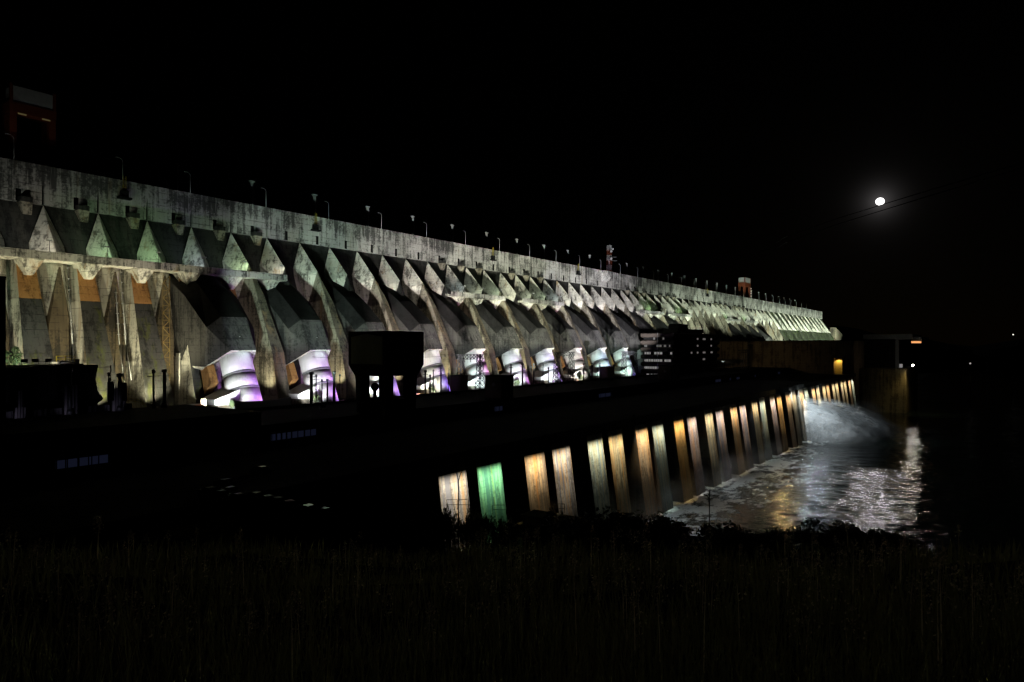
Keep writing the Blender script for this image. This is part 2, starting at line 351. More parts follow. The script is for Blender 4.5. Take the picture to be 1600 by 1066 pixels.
for y in HOODS: child('saddle_wall', saddle_me, dam, y-.2); child('recess_wall', back_me, dam, y)
# ledges under the niches of the crest
ledge = MB(); ledge.box(-256.0, -259.5, .6, 4.0, 46.3, 48.0, 0)
ledge.loft([(-256.0,.6,46.3),(-259.5,.6,46.3),(-259.5,4.0,46.3),(-256.0,4.0,46.3)], [(-258.0,2.0,42.6),(-258.6,2.0,42.6),(-258.6,4.4,42.6),(-258.0,4.4,42.6)], 1)
ledge_me = ledge.mesh('ledge', [M['grime_shade'], M['side']], (-258.3, 0, -24))
LED = [0, 1, 2, 3, 4, 5, 12, 13, 14, 16, 17, 18, 26, 27, 28, 30, 31, 32, 39, 40, 41, 43, 44, 45]
for j in LED: child('ledge', ledge_me, dam, Yj(j)+9.2)
# balcony below the mast and the fall of the crest's far end
yb = Yat(946, 257)
m = MB(); m.box(-253.5, -258.2, yb-7, yb+7, 57.2, 58.9); m.loft([(-253.6,yb-6.6,57.2),(-258.2,yb-6.6,57.2),(-258.2,yb+6.6,57.2),(-253.6,yb+6.6,57.2)], [(-257.6,yb-5,50),(-258.2,yb-5,50),(-258.2,yb+5,50),(-257.6,yb+5,50)])
m.build('balcony', M['band'], dam)
m = MB(); m.extrude_x([(DAM1+.05,-24), (DAM1+190,-24), (DAM1+118,9), (DAM1+.05,31)], -236, -246)
m.build('end_wall', M['tan'], dam)

# walkways bolted to the infill walls
def walkway(ys, label):
    y0, y1 = ys[0]-9, ys[-1]+6.5
    t = thing('walkway', (-243, (y0+y1)/2, 26), label, 'walkway', 'concrete walkways on the dam face')
    m = MB(); m.box(-240.6, -249.5, y0, y1, 26.4, 27.6); m.build('deck', M['clean'], t)
    m = MB(); m.box(-240.2, -240.59, y0, y1, 26.55, 29.0); m.build('parapet', M['band'], t)
    for y in ys:
        b = MB(); b.loft([(-240.4,y-3.1,26.38),(-249,y-3.1,26.38),(-249,y+3.1,26.38),(-240.4,y+3.1,26.38)], [(-243.0,y-.9,21.6),(-245.5,y-.9,21.6),(-245.5,y+.9,21.6),(-243.0,y+.9,21.6)])
        b.build('bracket', M['clean'], t)
    return t
walkway(INF[0:8], 'long concrete walkway on wedge brackets across the left end of the dam')
walkway(INF[8:11], 'short walkway of three brackets above the penstocks, right of the boxy dark cabin')
walkway(INF[11:14], 'short three-bracket walkway in the middle of the dam, second after the long one')
walkway(INF[14:17], 'small far walkway seen just above the left end of the office block roof')
walkway(INF[17:20], 'small far walkway seen behind the right half of the office block roof')
walkway(INF[20:23], 'far walkway on the mossy wing with an orange stained bay below')
walkway(INF[23:26], 'farthest walkway on the mossy wing beside the short ribs')

# ------------------------------------------------------------------ penstocks
PC = [((.95,1,.99),(.62,.25,1)), ((.97,.97,1),(.66,.27,1)), ((1,.98,.9),(.6,.3,1)), ((1,.93,.80),(.30,.14,1)), ((.82,1,.97),(1,.22,.85)), ((.88,1,1),(.9,.22,.95)),
      ((.88,.97,1),(.55,.25,1)), ((1,.90,.82),(1,.18,.66)), ((.72,1,.92),(.26,.16,1)), ((.72,1,.86),(.30,.2,1)), ((.80,1,.95),(.5,.5,1)), ((.9,1,.9),(.7,.6,1)), ((.95,1,.9),(.8,.8,1)), ((.95,1,.9),(.8,.8,1))]
PL = ['nearest white penstock, violet on the right, beside the orange cabin', 'white penstock with pale violet side behind the tall posts left of the cabin',
      'white penstock mostly hidden behind the boxy dark cabin', 'penstock lit deep violet just right of the boxy dark cabin', 'mint and pink lit penstock behind the nearest lattice gantry',
      'white penstock with pink base between the first gantry and the roof house', 'white penstock with lilac right edge left of the middle gantry', 'warm white penstock with a hot pink side behind the middle gantry',
      'mint penstock with a blue violet side left of the far brown kiosk', 'mint penstock with violet base behind the far lattice gantry', 'last penstock showing at the left edge of the office block',
      'penstock hidden behind the office block, first of three', 'penstock hidden behind the office block, middle of three', 'penstock hidden behind the office block, last of three']
ps = {}
def penstock_meshes():
    a, b = Vector((-226.6,.2,1.0)), Vector((-216.6,.2,-25)); d = b-a
    def seg(f0, f1, r0, r1, n=40, cap=True):
        m = MB(); m.tube(a+d*f0, a+d*f1, r0, r1, n=n, caps=cap); return m
    s1 = seg(0, .47, 5.5, 5.5); s2 = seg(.465, .68, 5.58, 5.58); s3 = seg(.672, 1.0, 5.72, 5.8)
    cs = []
    for f, r in ((.20, 5.53), (.462, 5.62), (.67, 5.77)): c = MB(); c.tube(a+d*(f-.012), a+d*(f+.012), r, n=40); cs.append(c)
    wgm = MB(); wgm.loft([(-217.6,-12.0,-18.8),(-226,-12.0,-18.8),(-226,-12.0,-20.6),(-217.6,-12.0,-20.6)], [(-215.0,-4,-15.4),(-226,-4,-15.4),(-226,-4,-22),(-215.0,-4,-22)])
    bs = MB(); bs.box(-213, -228, -6.6, 6.6, -24.5, -22.2); bs.box(-216, -228, -11.5, -6.7, -24.5, -20.8)
    off = (-218, 0, -24)
    return [('pipe_section', s1.mesh('pipe_section', M['white'], off)), ('pipe_section', s2.mesh('pipe_section', M['white'], off)), ('pipe_section', s3.mesh('pipe_section', M['white'], off)),
            *[('collar', c.mesh('collar', M['clad'], off)) for c in cs], ('wing_wall', wgm.mesh('wing_wall', M['white'], off)), ('base_block', bs.mesh('base_block', M['side'], off))]
pm = penstock_meshes()
for k, y in enumerate(HOODS):
    t = thing('penstock', (-218, y, -24), PL[k], 'penstock', 'white penstock pipes at the foot of the dam')
    for nm, me in pm: o = bpy.data.objects.new(nm, me); C.objects.link(o); o.parent = t

# ------------------------------------------------------------------ powerhouse
DECK = -26.0; ROOF = -21.2; UPD = -22.6
pw = thing('powerhouse', (-150, 390, WATER), 'long dark powerhouse along the river with a row of lit concrete piers', 'power station')
YE = 664.0
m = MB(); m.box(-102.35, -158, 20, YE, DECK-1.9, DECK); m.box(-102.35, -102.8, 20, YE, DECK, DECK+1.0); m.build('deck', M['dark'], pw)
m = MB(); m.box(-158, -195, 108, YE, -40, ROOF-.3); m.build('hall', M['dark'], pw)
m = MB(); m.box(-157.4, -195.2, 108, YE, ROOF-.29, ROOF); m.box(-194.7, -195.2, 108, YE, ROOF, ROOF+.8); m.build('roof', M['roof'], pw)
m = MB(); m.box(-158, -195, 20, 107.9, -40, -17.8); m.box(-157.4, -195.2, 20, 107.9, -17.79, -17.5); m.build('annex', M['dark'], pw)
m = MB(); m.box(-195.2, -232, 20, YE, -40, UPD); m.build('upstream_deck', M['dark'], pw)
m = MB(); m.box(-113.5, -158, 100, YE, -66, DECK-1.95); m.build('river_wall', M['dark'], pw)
def pier():
    m = MB(); zt, zb = DECK-1.93, -66; bt = 4.5*(zt-zb)/32.5
    q = [(-102.7, zt), (-102.7+bt, zb), (-116, zb), (-116, zt)]
    m.extrude_y(q, -4.9, 4.9); return m
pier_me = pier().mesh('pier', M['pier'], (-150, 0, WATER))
lampm = MB(); lampm.box(-101.0, -101.7, -.4, .4, -27.74, -27.2); lampm.bar((-101.7,0,-27.5), (-102.34,0,-27.5), .09); lamp_me = lampm.mesh('floodlight', M['black'], (-150, 0, WATER))
PCOL = {'w': (1,.93,.82), 'o': (1,.70,.38), 'g': (.34,1,.52), 'y': (1,.85,.50), 'c': (.82,1,.86), 'p': (1,.86,.84), 'a': (1,.62,.22)}
seq = 'wgow' + 'cy' + 'oc' + 'ap' + 'yp' + 'op' + 'yc' + 'pa' + 'oy' + 'oc' + 'oy' + 'yo' + 'yy' + 'yy' + 'oc'
for k in range(16):
    for i, off in enumerate((-13.8-4.9, -4.9)):
        y = 138.8+34*k+off
        o = child('pier', pier_me, pw, y)
        f = bpy.data.objects.new('floodlight', lamp_me); C.objects.link(f); f.parent = o
        c = PCOL[seq[(2*k+i) % len(seq)]]
        washer('pier_light', (-101.35, y, -27.8), 9.5, 1.1, 560*(1+.02*k)*(1.3 if seq[(2*k+i) % len(seq)] in 'oga' else 1), c, 30, 4, f)
for px, wd in ((104,4),(122,5),(153,4),(431,3),(438,3.2),(447,3.2),(464,4.2),(484,4),(779,4.5),(945,11),(1122,10),(1141,2),(1153,6),(1180,2),(1217,6)):
    y = Yat(px, 158); m = MB(); m.box(-157.7, -158, y-wd/2*(1 if px<600 else 1.1), y+wd/2*(1 if px<600 else 1.1), -25.6, -23.8); m.build('window', M['win_blue'], pw)
    fr = MB()
    for q in (-wd/2, 0, wd/2): fr.box(-157.55, -157.69, y+q-.1, y+q+.1, -25.7, -23.7)
    fr.box(-157.56, -157.68, y-wd/2, y+wd/2, -25.75, -25.55); fr.box(-157.56, -157.68, y-wd/2, y+wd/2, -23.8, -23.65)
    fr.build('frame', M['darksteel'], pw.children[-1])
# floodlights on the roof that light the dam
fl = MB(); fl.box(-.45, .45, -.7, .7, .75, 1.65); fl.bar((0,-.75,0), (0,-.75,1.2), .07); fl.bar((0,.75,0), (0,.75,1.2), .07); fl.box(-.5,.5,-.9,.9,0,.1)
fl_me = fl.mesh('housing', M['black'])
fg = MB(); fg.box(-.47, -.46, -.6, .6, .85, 1.55); fg_me = fg.mesh('lens', M['lamp_white'])
def tint(y):
    if y < 235: return (.74, 1, .84)
    if y < 310: return (1, .93, .88)
    if y < 430: return (.96, 1, .80)
    if y < 560: return (.97, .95, 1)
    return (.86, 1, .80)
ROOFL = [(y, -180, ROOF) for y in range(112, 430, 34)] + [(y, -215.4, 9.05) for y in (474, 500, 526, 552)] + [(578, -182, ROOF), (668, -186, 4.15), (676, -184, 4.15)] + [(y, -182, 4.15) for y in (672, 706, 740, 766)] + [(y, -190, -20) for y in range(806, 1290, 40)]
for y, x, z in ROOFL:
    t = thing('floodlight', (x, y, z), 'small black floodlight on the dark roofs, aimed up at the dam', 'floodlight', 'floodlights aimed at the dam')
    for nm, me in (('housing', fl_me), ('lens', fg_me)): o = bpy.data.objects.new(nm, me); C.objects.link(o); o.parent = t
    e = 660000*(.45 if y < 170 else .8 if y < 240 else 1.0 if y < 560 else 1.2 if y < 800 else 1.25)
    if z > 0: e *= .22 if x < -200 else .30
    spot('dam_light', (x-.6, y, z+1.2), (-256, y+(88 if y not in (668, 676) else 45 if y == 668 else 66), 46), e, tint(y+84), 35, .55, .4, t)
# floodlights at the foot of the dam
def foot(y, lp, target, e, col, size=80, label='small black floodlight at the foot of the dam', blend=.6):
    t = thing('floodlight', (-lp, y, UPD), label, 'floodlight', 'floodlights at the foot of the dam')
    for nm, me in (('housing', fl_me), ('lens', fg_me)): o = bpy.data.objects.new(nm, me); C.objects.link(o); o.parent = t; o.scale = (.6,.6,.6)
    spot('foot_light', (-lp-.4, y, UPD+1.1), target, e, col, size, blend, .25, t)
for k, y in enumerate(HOODS[:10]):
    foot(y-15, 206, (-221, y-3, -10), 19000, PC[k][0], 80); foot(y+8.0, 199, (-218, y+3.2, -12), (17000 if k < 9 else 5000), PC[k][1], 66)
    if k < 9: foot(y+9.6, 221, (-236, y+17.5, 0), 24000, (1,.94,.64), 62)
for k, y in enumerate((62, 79, 96, 113, 130)):
    foot(y, 222.5, (-239, y+5.0, 4), (32000, 36000, 52000, 60000, 36000)[k], (1,.93,.62), 85)
for px, c in ((38,(.75,1,.9)), (55,(.9,.93,1)), (76,(1,.92,1))):
    y = Yat(px, 210); t = thing('floodlight', (-210, y, -5.4), 'small black floodlight on top of the dark rock', 'floodlight', 'floodlights on the dark rock')
    o = bpy.data.objects.new('housing', fl_me); C.objects.link(o); o.parent = t
    spot('rock_light', (-211, y, -3.6), (-236, y+2.5, -4), 2600, c, 80, .8, .25, t)

# ------------------------------------------------------------------ ground, river, hills
def hill(r, c=1.0):
    s_ = .306*max(.68, c)-.036
    return -1.75-s_*r if r < 48 else -1.75-s_*48-.75*(r-48)
def ground(x, y):
    r = math.hypot(x, y); dz = 0
    h = hill(r, (x*FW.x+y*FW.y)/max(r, .01))
    bank = -47.0 if y < 163 else -47-.5*(y-163)
    if x > -60: bank -= (x+60)*.55
    h = max(h, bank, -66)
    if y < 40 and x < 0: h = max(h, -30) if x > -100 else h
    return h + .5*math.sin(x*.31+1)*math.sin(y*.27)*min(1, r/15) + .25*math.sin(x*.9)*math.cos(y*.8)*min(1, r/8)
xs = np.concatenate([np.arange(-103, 30, 2.5), np.arange(30, 330, 12)]); ys = np.concatenate([np.arange(-70, 220, 2.5), np.arange(220, 300, 10)])
m = MB(); nx = len(xs)
m.add([(x, y, ground(x, y)) for y in ys for x in xs], [(j*nx+i, j*nx+i+1, (j+1)*nx+i+1, (j+1)*nx+i) for j in range(len(ys)-1) for i in range(nx-1)], 0, True)
gm = bpy.data.materials.new('bank_earth'); gm.use_nodes = True; t = NT(gm); g = t.n.new('ShaderNodeNewGeometry')
t.l.new(t.mix(t.noise(g.outputs['Position'], .8, 7, .7), (.012,.014,.007), (.034,.031,.02)), t.n['Principled BSDF'].inputs['Base Color']); t.n['Principled BSDF'].inputs['Roughness'].default_value = 1; t.n['Principled BSDF'].inputs['Specular IOR Level'].default_value = 0.05
tag(m.build('terrain', gm), kind='structure')
m = MB(); m.box(-6000, 6000, -3000, 9000, -70, -67); tag(m.build('ground', gm), kind='structure')
wm = bpy.data.materials.new('river_water'); wm.use_nodes = True; t = NT(wm); b = t.n['Principled BSDF']
g = t.n.new('ShaderNodeNewGeometry'); P = g.outputs['Position']; sp = t.n.new('ShaderNodeSeparateXYZ'); t.l.new(P, sp.inputs[0])
near = t.math('MULTIPLY', t.ramp(sp.outputs['X'], -58, -98), t.ramp(sp.outputs['Y'], 620, 330))
warp = t.noise(P, .05, 4, .6)
foam = t.ramp(t.math('ADD', t.noise(P, .16, 9, .72, (1,.55,1)), t.math('MULTIPLY', near, .20)), .60, .70)
lace = t.ramp(t.math('ABSOLUTE', t.math('SUBTRACT', t.noise(P, .33, 7, .68, (1,.6,1)), .5)), .035, .0)
fo = t.math('MAXIMUM', t.math('MULTIPLY', foam, t.ramp(near, 0, .5)), t.math('MULTIPLY', t.math('MULTIPLY', lace, .6), near))
t.l.new(t.mix(fo, (.014,.024,.020), (.60,.64,.64)), b.inputs['Base Color'])
t.l.new(t.math('ADD', t.math('MULTIPLY', fo, .22), .07), b.inputs['Roughness']); b.inputs['IOR'].default_value = 1.33
bp = t.n.new('ShaderNodeBump'); bp.inputs['Strength'].default_value = 1; bp.inputs['Distance'].default_value = .32
hgt = t.math('ADD', t.math('ADD', t.math('MULTIPLY', t.noise(P, .028, 3, .6, (1.5,1,1)), 5.0), t.math('MULTIPLY', t.noise(P, .075, 5, .6, (1,1.7,1)), 1.9)), t.math('ADD', t.math('MULTIPLY', t.noise(P, .42, 6, .65, (1,1.5,1)), .26), t.math('MULTIPLY', fo, .2)))
t.l.new(hgt, bp.inputs['Height']); t.l.new(bp.outputs[0], b.inputs['Normal'])
m = MB(); m.poly([(-113.4,90,WATER), (3500,90,WATER), (3500,6000,WATER), (-113.4,6000,WATER)]); tag(m.build('river_water', wm, fix=False), kind='structure')
m = MB(); pr = []
for i in range(121):
    a = -1.3+3.0*i/120; r = 2300; x, y = r*math.sin(a), r*math.cos(a)
    pr.append((x, y, 40+26*math.sin(i*.21)+14*math.sin(i*.57+1)+6*math.sin(i*1.7)))
for a, b_ in zip(pr[:-1], pr[1:]):
    m.add([a, b_, (b_[0]*1.25,b_[1]*1.25,-66), (a[0]*1.25,a[1]*1.25,-66), (a[0]*.9,a[1]*.9,-66), (b_[0]*.9,b_[1]*.9,-66)], [(0,1,2,3), (4,5,1,0)], 0, True)
tag(m.build('hills', gm), kind='structure')
bpy.data.materials['bank_earth']

# ------------------------------------------------------------------ right hand buildings
m = thing('assembly_building', (-160, 700, UPD), 'long tan panelled concrete wall closing the far end of the powerhouse', 'building')
b = MB(); b.box(-104, -226, YE+.1, 772, -45, 3.4); b.build('wall', M['tanwall'], m)
b = MB(); b.box(-103.4, -226.6, YE-.5, 773, 3.41, 4.1); b.build('roof', M['dark'], m)
y0 = YE+.05
b = MB(); b.loft([(-103.2,YE-4,3.2),(-118,YE-4,3.2),(-118,YE,3.2),(-103.2,YE,3.2)], [(-105,YE-2.6,-8.5),(-116.4,YE-2.6,-8.5),(-116.4,YE,-8.5),(-105,YE,-8.5)]); b.build('hanging_box', M['tanwall'], m)
b = MB()
b.box(-119.4, -120.0, YE-5, YE+.05, -25.9, -10.8); b.box(-112.0, -112.6, YE-5, YE+.05, -25.9, -10.8); b.box(-112.6, -119.4, YE-5, YE+.05, -11.6, -10.8); b.build('portal', M['tanwall'], m)
b = MB(); b.box(-112.65, -119.35, YE-.25, YE+.04, -25.9, -11.65); do = b.build('door', plain('ochre_door', (.55,.40,.12), .5), m)
b = MB(); b.box(-114.8, -117.2, YE-3.4, YE-2.4, -11.9, -11.61); b.build('lamp', M['black'], m)
spot('door_light', (-116, YE-3.2, -12.2), (-116, YE-.4, -24), 2600, (1,.72,.26), 120, .5, .2, m)
spot('wall_light', (-185, YE-75, -14), (-190, YE, -8), 5200, (1,.80,.50), 110, 1, .5, m)
# abutment block in the river beyond
ab = thing('control_building', (-75, 750, WATER), 'dark concrete control building above the river with a flat pale roof slab', 'building')
ax = lambda px, Z: (FW*Z + RT*((px-800)/1067*Z))
b = MB(); b.box(-67, -103.5, 690, 800, -66, -21.5); b.build('lower_wall', concrete('ochre_river_wall', (.32,.25,.12), (.13,.10,.05), .5, .6), ab)
b = MB(); b.box(-78, -103.5, 720, 800, -21.4, 4); b.build('upper_wall', M['dark'], ab)
b = MB(); b.box(-64, -104, 715, 806, 5.2, 9.8); b.box(-57.5, -64.05, 722, 800, 4.6, 7.4); b.build('roof_slab', M['clad'], ab)
b = MB(); b.box(-78, -75.2, 719.4, 722, -21.4, 5.1); b.build('column', M['clad'], ab)
b = MB(); b.box(-57.6, -66, 724, 798, 1.0, 4.5); b.build('gallery', M['dark'], ab)
b = MB(); b.box(-57.8, -65.6, 723.8, 723.95, 1.6, 3.4); b.build('window', M['win_orange'], ab)
b = MB(); b.box(-72.2, -74.8, 719.5, 719.7, -20.9, -17.6); b.build('window', M['win_white'], ab)
b = MB()
for i in range(12): b.bar((-66.8-.7*i, 689.6, -21.5), (-66.8-.7*i, 689.6, -20.3), .05)
b.bar((-66.8,689.6,-20.3), (-75,689.6,-20.3), .06); b.build('railing', M['steel'], ab)
lp = ray(1426, 571)*1; k_ = 686/ (lp.y); lp = lp*k_
t_ = thing('street_lamp', (lp.x, 690.6, -21.4), 'bright white lamp on a short pole at the corner of the far river wall', 'lamp')
b = MB(); b.tube((lp.x,690.6,-21.4), (lp.x,690.6,-17.6), .12); b.bar((lp.x,690.6,-17.7), (lp.x,687.4,-17.4), .09); b.build('pole', M['steel'], t_)
b = MB(); b.ball((lp.x,687.2,-17.8), .85, 12, 8); b.build('bulb', glow('bright_lamp', (1,.93,.80), 32), t_)
spot('river_light', (lp.x, 687.0, -18.8), (lp.x, 692, -40), 9000, (1,.80,.38), 110, .9, .5, t_)
spot('lamp_light', (lp.x, 685.6, -17.8), (lp.x+18, 300, -60), 5500, (1,.90,.74), 70, .9, .9, t_)
for i, (px, py, D, lab) in enumerate(((1583,523,1200,'tiny far street lamp near the right edge of the picture'), (1516,568,900,'tiny dim far lamp low over the dark river bank'))):
    p = ray(px, py); p = p*(D/p.y); t_ = thing('street_lamp', (p.x, p.y, -62), lab, 'lamp')
    b = MB(); b.tube((p.x,p.y,-66), (p.x,p.y,p.z), .4); b.build('pole', M['darksteel'], t_)
    b = MB(); b.ball(p, .9, 8, 6); b.build('bulb', glow('far_lamp', (1,.96,.9), 1.2 if i == 0 else .35), t_)
# moon
mo = MB(); mo.ball((0,0,0), 35, 32, 20); mo_o = mo.build('moon', glow('moon_glow', (1,.97,.96), 3)); mo_o.location = MOON*7600; mo_o.scale = (1.1,1.1,1); tag(mo_o, 'full white moon glowing in the black sky', 'moon')

# ------------------------------------------------------------------ office block on the upstream deck
of = thing('office_building', (-190, 469, UPD), 'dark office block of stacked brown bands with lit strip windows', 'building')
OX0, OX1, OY0, OY1 = -190.5, -217, 469, 566
b = MB(); b.box(OX0-1.6, OX1+1.6, OY0+1.6, OY1-1.6, UPD, 9.0); b.build('core', M['black'], of)
zs = [UPD+1.4+5.35*i for i in range(6)]
bandm = plain('brown_precast', (.045,.034,.026), .8)
for i, z in enumerate(zs):
    b = MB(); ht = 3.3
    pr = [(0,0), (.7,.5), (.7,ht-.5), (0,ht)]
    b.loft([(OX0-.9,OY0+.9,z),(OX1+.9,OY0+.9,z),(OX1+.9,OY1-.9,z),(OX0-.9,OY1-.9,z)], [(OX0,OY0,z+.6),(OX1,OY0,z+.6),(OX1,OY1,z+.6),(OX0,OY1,z+.6)])
    b.box(OX0, OX1, OY0, OY1, z+.601, z+ht-.6)
    b.loft([(OX0,OY0,z+ht-.599),(OX1,OY0,z+ht-.599),(OX1,OY1,z+ht-.599),(OX0,OY1,z+ht-.599)], [(OX0-.9,OY0+.9,z+ht),(OX1+.9,OY0+.9,z+ht),(OX1+.9,OY1-.9,z+ht),(OX0-.9,OY1-.9,z+ht)])
    b.build('spandrel_band', bandm, of)
for i in range(6):
    z0 = UPD+.3 if i == 0 else zs[i-1]+3.32; z1 = zs[i]-.03
    lit = (.8, .95, .8, .7, .3, .3)[i]; mat = M['win_white'] if i < 4 else M['win_dim']
    x = OX1+2.4
    while x < OX0-3.2:
        wd = rnd.choice((1.0, 1.0, 1.5, 2.0))
        if rnd.random() < lit:
            w_ = MB(); w_.box(x, x+wd*.86, OY0+1.5, OY0+1.59, z0+.2, z1-.1); w_.build('window', mat, of)
        x += wd+.25
    if 2 <= i <= 5:
        for yy in (505, 518, 531, 549):
            if rnd.random() < .75: w_ = MB(); w_.box(OX0-1.59, OX0-1.5, yy, yy+rnd.choice((3,5,6)), z0+.4, z1-.2); w_.build('window', M['win_dim'], of)
b = MB(); b.bar((OX0-13,OY0-.15,UPD), (OX0-13,OY0-.15,zs[5]+3.3), .16); b.build('downpipe', M['steel'], of)
b = MB(); b.box(-195, -206, 486, 540, 9.01, 12.2); b.box(-197, -205, 493, 512, 12.21, 16.0); b.build('roof_house', M['darkclad'], of)
b = MB(); b.box(-196, -208, 566.2, 650, -16.5, -14.0)
for q in range(14): b.bar((-197,568+6*q,UPD), (-197,568+6*q,-16.5), .22)
gal = thing('covered_walkway', (-202, 608, UPD), 'low dark covered walkway on thin posts right of the office block', 'walkway')
b.build('canopy', M['darksteel'], gal)
spot('canopy_light', (-214, 600, -17.5), (-222, 605, -22), 500, (1,.95,.8), 140, .6, .3, gal)
t_ = thing('lamp', (-196, Yat(1186, 196), UPD), 'single white lamp at the right end of the covered walkway', 'lamp'); yy = Yat(1186,196)
b = MB(); b.tube((-196,yy,UPD), (-196,yy,-14.6), .15); b.build('pole', M['darksteel'], t_); b = MB(); b.ball((-196,yy,-14.2), .8, 8, 6); b.build('bulb', glow('lamp_bulb', (.95,.95,1), 1.6), t_)

# ------------------------------------------------------------------ raised cabin, roof houses, kiosks
cb = thing('equipment_cabin', (-158, 153, DECK), 'big boxy dark cabin on legs in front of the dam, corrugated panels on two faces', 'cabin')
CX0, CX1, CY0, CY1 = -150, -166.6, 145, 161.6
b = MB(); b.box(CX0, CX1, CY0, CY1, -6.3, 4.2); b.loft([(CX0,CY0,-6.301),(CX1,CY0,-6.301),(CX1,CY1,-6.301),(CX0,CY1,-6.301)], [(CX0-1.4,CY0+1.4,-9.6),(CX1+1.4,CY0+1.4,-9.6),(CX1+1.4,CY1-1.4,-9.6),(CX0-1.4,CY1-1.4,-9.6)]); b.build('body', M['dark'], cb)
b = MB()
n = 26
for i in range(n):
    xa = CX1+1.3+(CX0-CX1-2.6)*i/n; xb = CX1+1.3+(CX0-CX1-2.6)*(i+1)/n; zt = lambda x: 2.4+1.0*(1-abs((x-(CX0+CX1)/2)/7))
    b.poly([(xa,CY0-.05-.18*(i%2),-5.9), (xb,CY0-.05-.18*((i+1)%2),-5.9), (xb,CY0-.05-.18*((i+1)%2),zt(xb)), (xa,CY0-.05-.18*(i%2),zt(xa))])
b.build('panel', plain('olive_corrugated_panel', (.26,.28,.19), .6), cb)
b = MB()
for i in range(n):
    ya = CY0+1.3+(CY1-CY0-2.6)*i/n; yb_ = CY0+1.3+(CY1-CY0-2.6)*(i+1)/n
    b.poly([(CX0+.05+.18*(i%2),ya,-5.9), (CX0+.05+.18*((i+1)%2),yb_,-5.9), (CX0+.05+.18*((i+1)%2),yb_,2.6), (CX0+.05+.18*(i%2),ya,2.6)])
b.build('panel', M['darkclad'], cb)
for x0, y0_ in ((CX0-1.5,CY0+1.5), (CX1+1.5,CY0+1.5), (CX0-1.5,CY1-1.5), (CX1+1.5,CY1-1.5)):
    sx = 1 if x0 > -158 else -1; sy = -1 if y0_ < 153 else 1
    b = MB(); b.loft([(x0,y0_,-9.61),(x0-sx*3.1,y0_,-9.61),(x0-sx*3.1,y0_-sy*3.1,-9.61),(x0,y0_-sy*3.1,-9.61)], [(x0-sx*.4,y0_-sy*.4,DECK),(x0-sx*3.1,y0_-sy*.4,DECK),(x0-sx*3.1,y0_-sy*3.1,DECK),(x0-sx*.4,y0_-sy*3.1,DECK)]); b.build('leg', M['dark'], cb)
b = MB(); b.box(CX0-2.2, CX1+2.2, CY0+2.2, CY1-2.2, DECK, -16.9); b.build('base_room', M['dark'], cb)
b = MB(); b.box(CX1+3, CX1+8.5, CY0+1.2, CY0+1.5, -8.5, -7.2); b.box(CX1+9.2, CX1+13, CY0+1.2, CY0+1.5, -8.5, -7.2); b.build('sign_board', M['clad'], cb)
b = MB(); b.tube((-160,150,-16.9), (-160,150,-14), .5); b.ball((-160,150,-13.2), 1.3); b.build('valve', M['black'], cb)
def roof_house(px0, px1, lp, zt, lab, mat, zb=ROOF, dep=7, vent=True):
    y = Yat(px0, lp); y1 = Yat(px1, lp); t = thing('roof_house', (-lp, y, zb), lab, 'plant room', 'small plant rooms on the powerhouse roof')
    b = MB(); b.box(-lp, -lp-dep, y, y1, zb, zt); b.build('wall', mat, t)
    b = MB(); b.box(-lp+.3, -lp-dep-.3, y-.3, y1+.3, zt+.002, zt+.35); b.build('roof', M['roof'], t)
    if vent:
        b = MB(); b.tube((-lp-dep*.45,y-.3,zt-3.2), (-lp-dep*.45,y-.003,zt-3.2), .8, n=16); b.build('vent', M['clad'], t)
roof_house(783, 802, 160, -12.6, 'dark roof house with a round vent, right of the first lattice gantry', plain('roof_house_concrete', (.09,.075,.05), .85), ROOF, 8)
roof_house(1048, 1062, 160, -12.8, 'dark roof house with a pale round lamp below the office block', plain('roof_house_concrete2', (.09,.075,.05), .85), ROOF, 8)
def kiosk(px0, px1, lp, y_top, lab):
    y = Yat(px0, lp); y1 = Yat(px1, lp); Z = N*lp/(1561-px0); zt = (539-y_top)*Z/1067
    t = thing('kiosk', (-lp, y, UPD), lab, 'kiosk')
    b = MB(); b.box(-lp, -lp-6, y, y1, UPD, zt); b.build('body', M['brown'], t)
    b = MB(); b.box(-lp-1, -lp-5, y-.06, y-.003, UPD+.3, zt-1); b.build('door', plain('kiosk_door', (.06,.04,.025), .5), t)
    b = MB(); b.box(-lp+.2, -lp-6.2, y-.2, y1+.2, zt+.002, zt+.25); b.build('roof', M['roof'], t)
kiosk(720, 731, 197, 588, 'brown kiosk at the foot of the nearest lattice gantry')
kiosk(950, 960, 197, 574, 'brown kiosk with two doors left of the far lattice gantry')
y = Yat(291, 207); t = thing('site_cabin', (-207, y, UPD), 'small orange site cabin at the foot of the dam beside a yellow rail', 'cabin')
b = MB(); b.box(-206, -209, y-.4, y+4.4, UPD+.5, UPD+3.7); b.build('body', M['orangebox'], t)
b = MB(); b.box(-205.9, -209.1, y-.5, y+4.5, UPD+3.702, UPD+3.9); b.build('roof', M['clad'], t)
b = MB(); b.box(-206.3, -208.7, y, y+4, UPD, UPD+.49); b.build('skid', M['darksteel'], t)
foot(y-4, 203, (-207, y+2, UPD+2), 900, (1,.85,.75), 90)
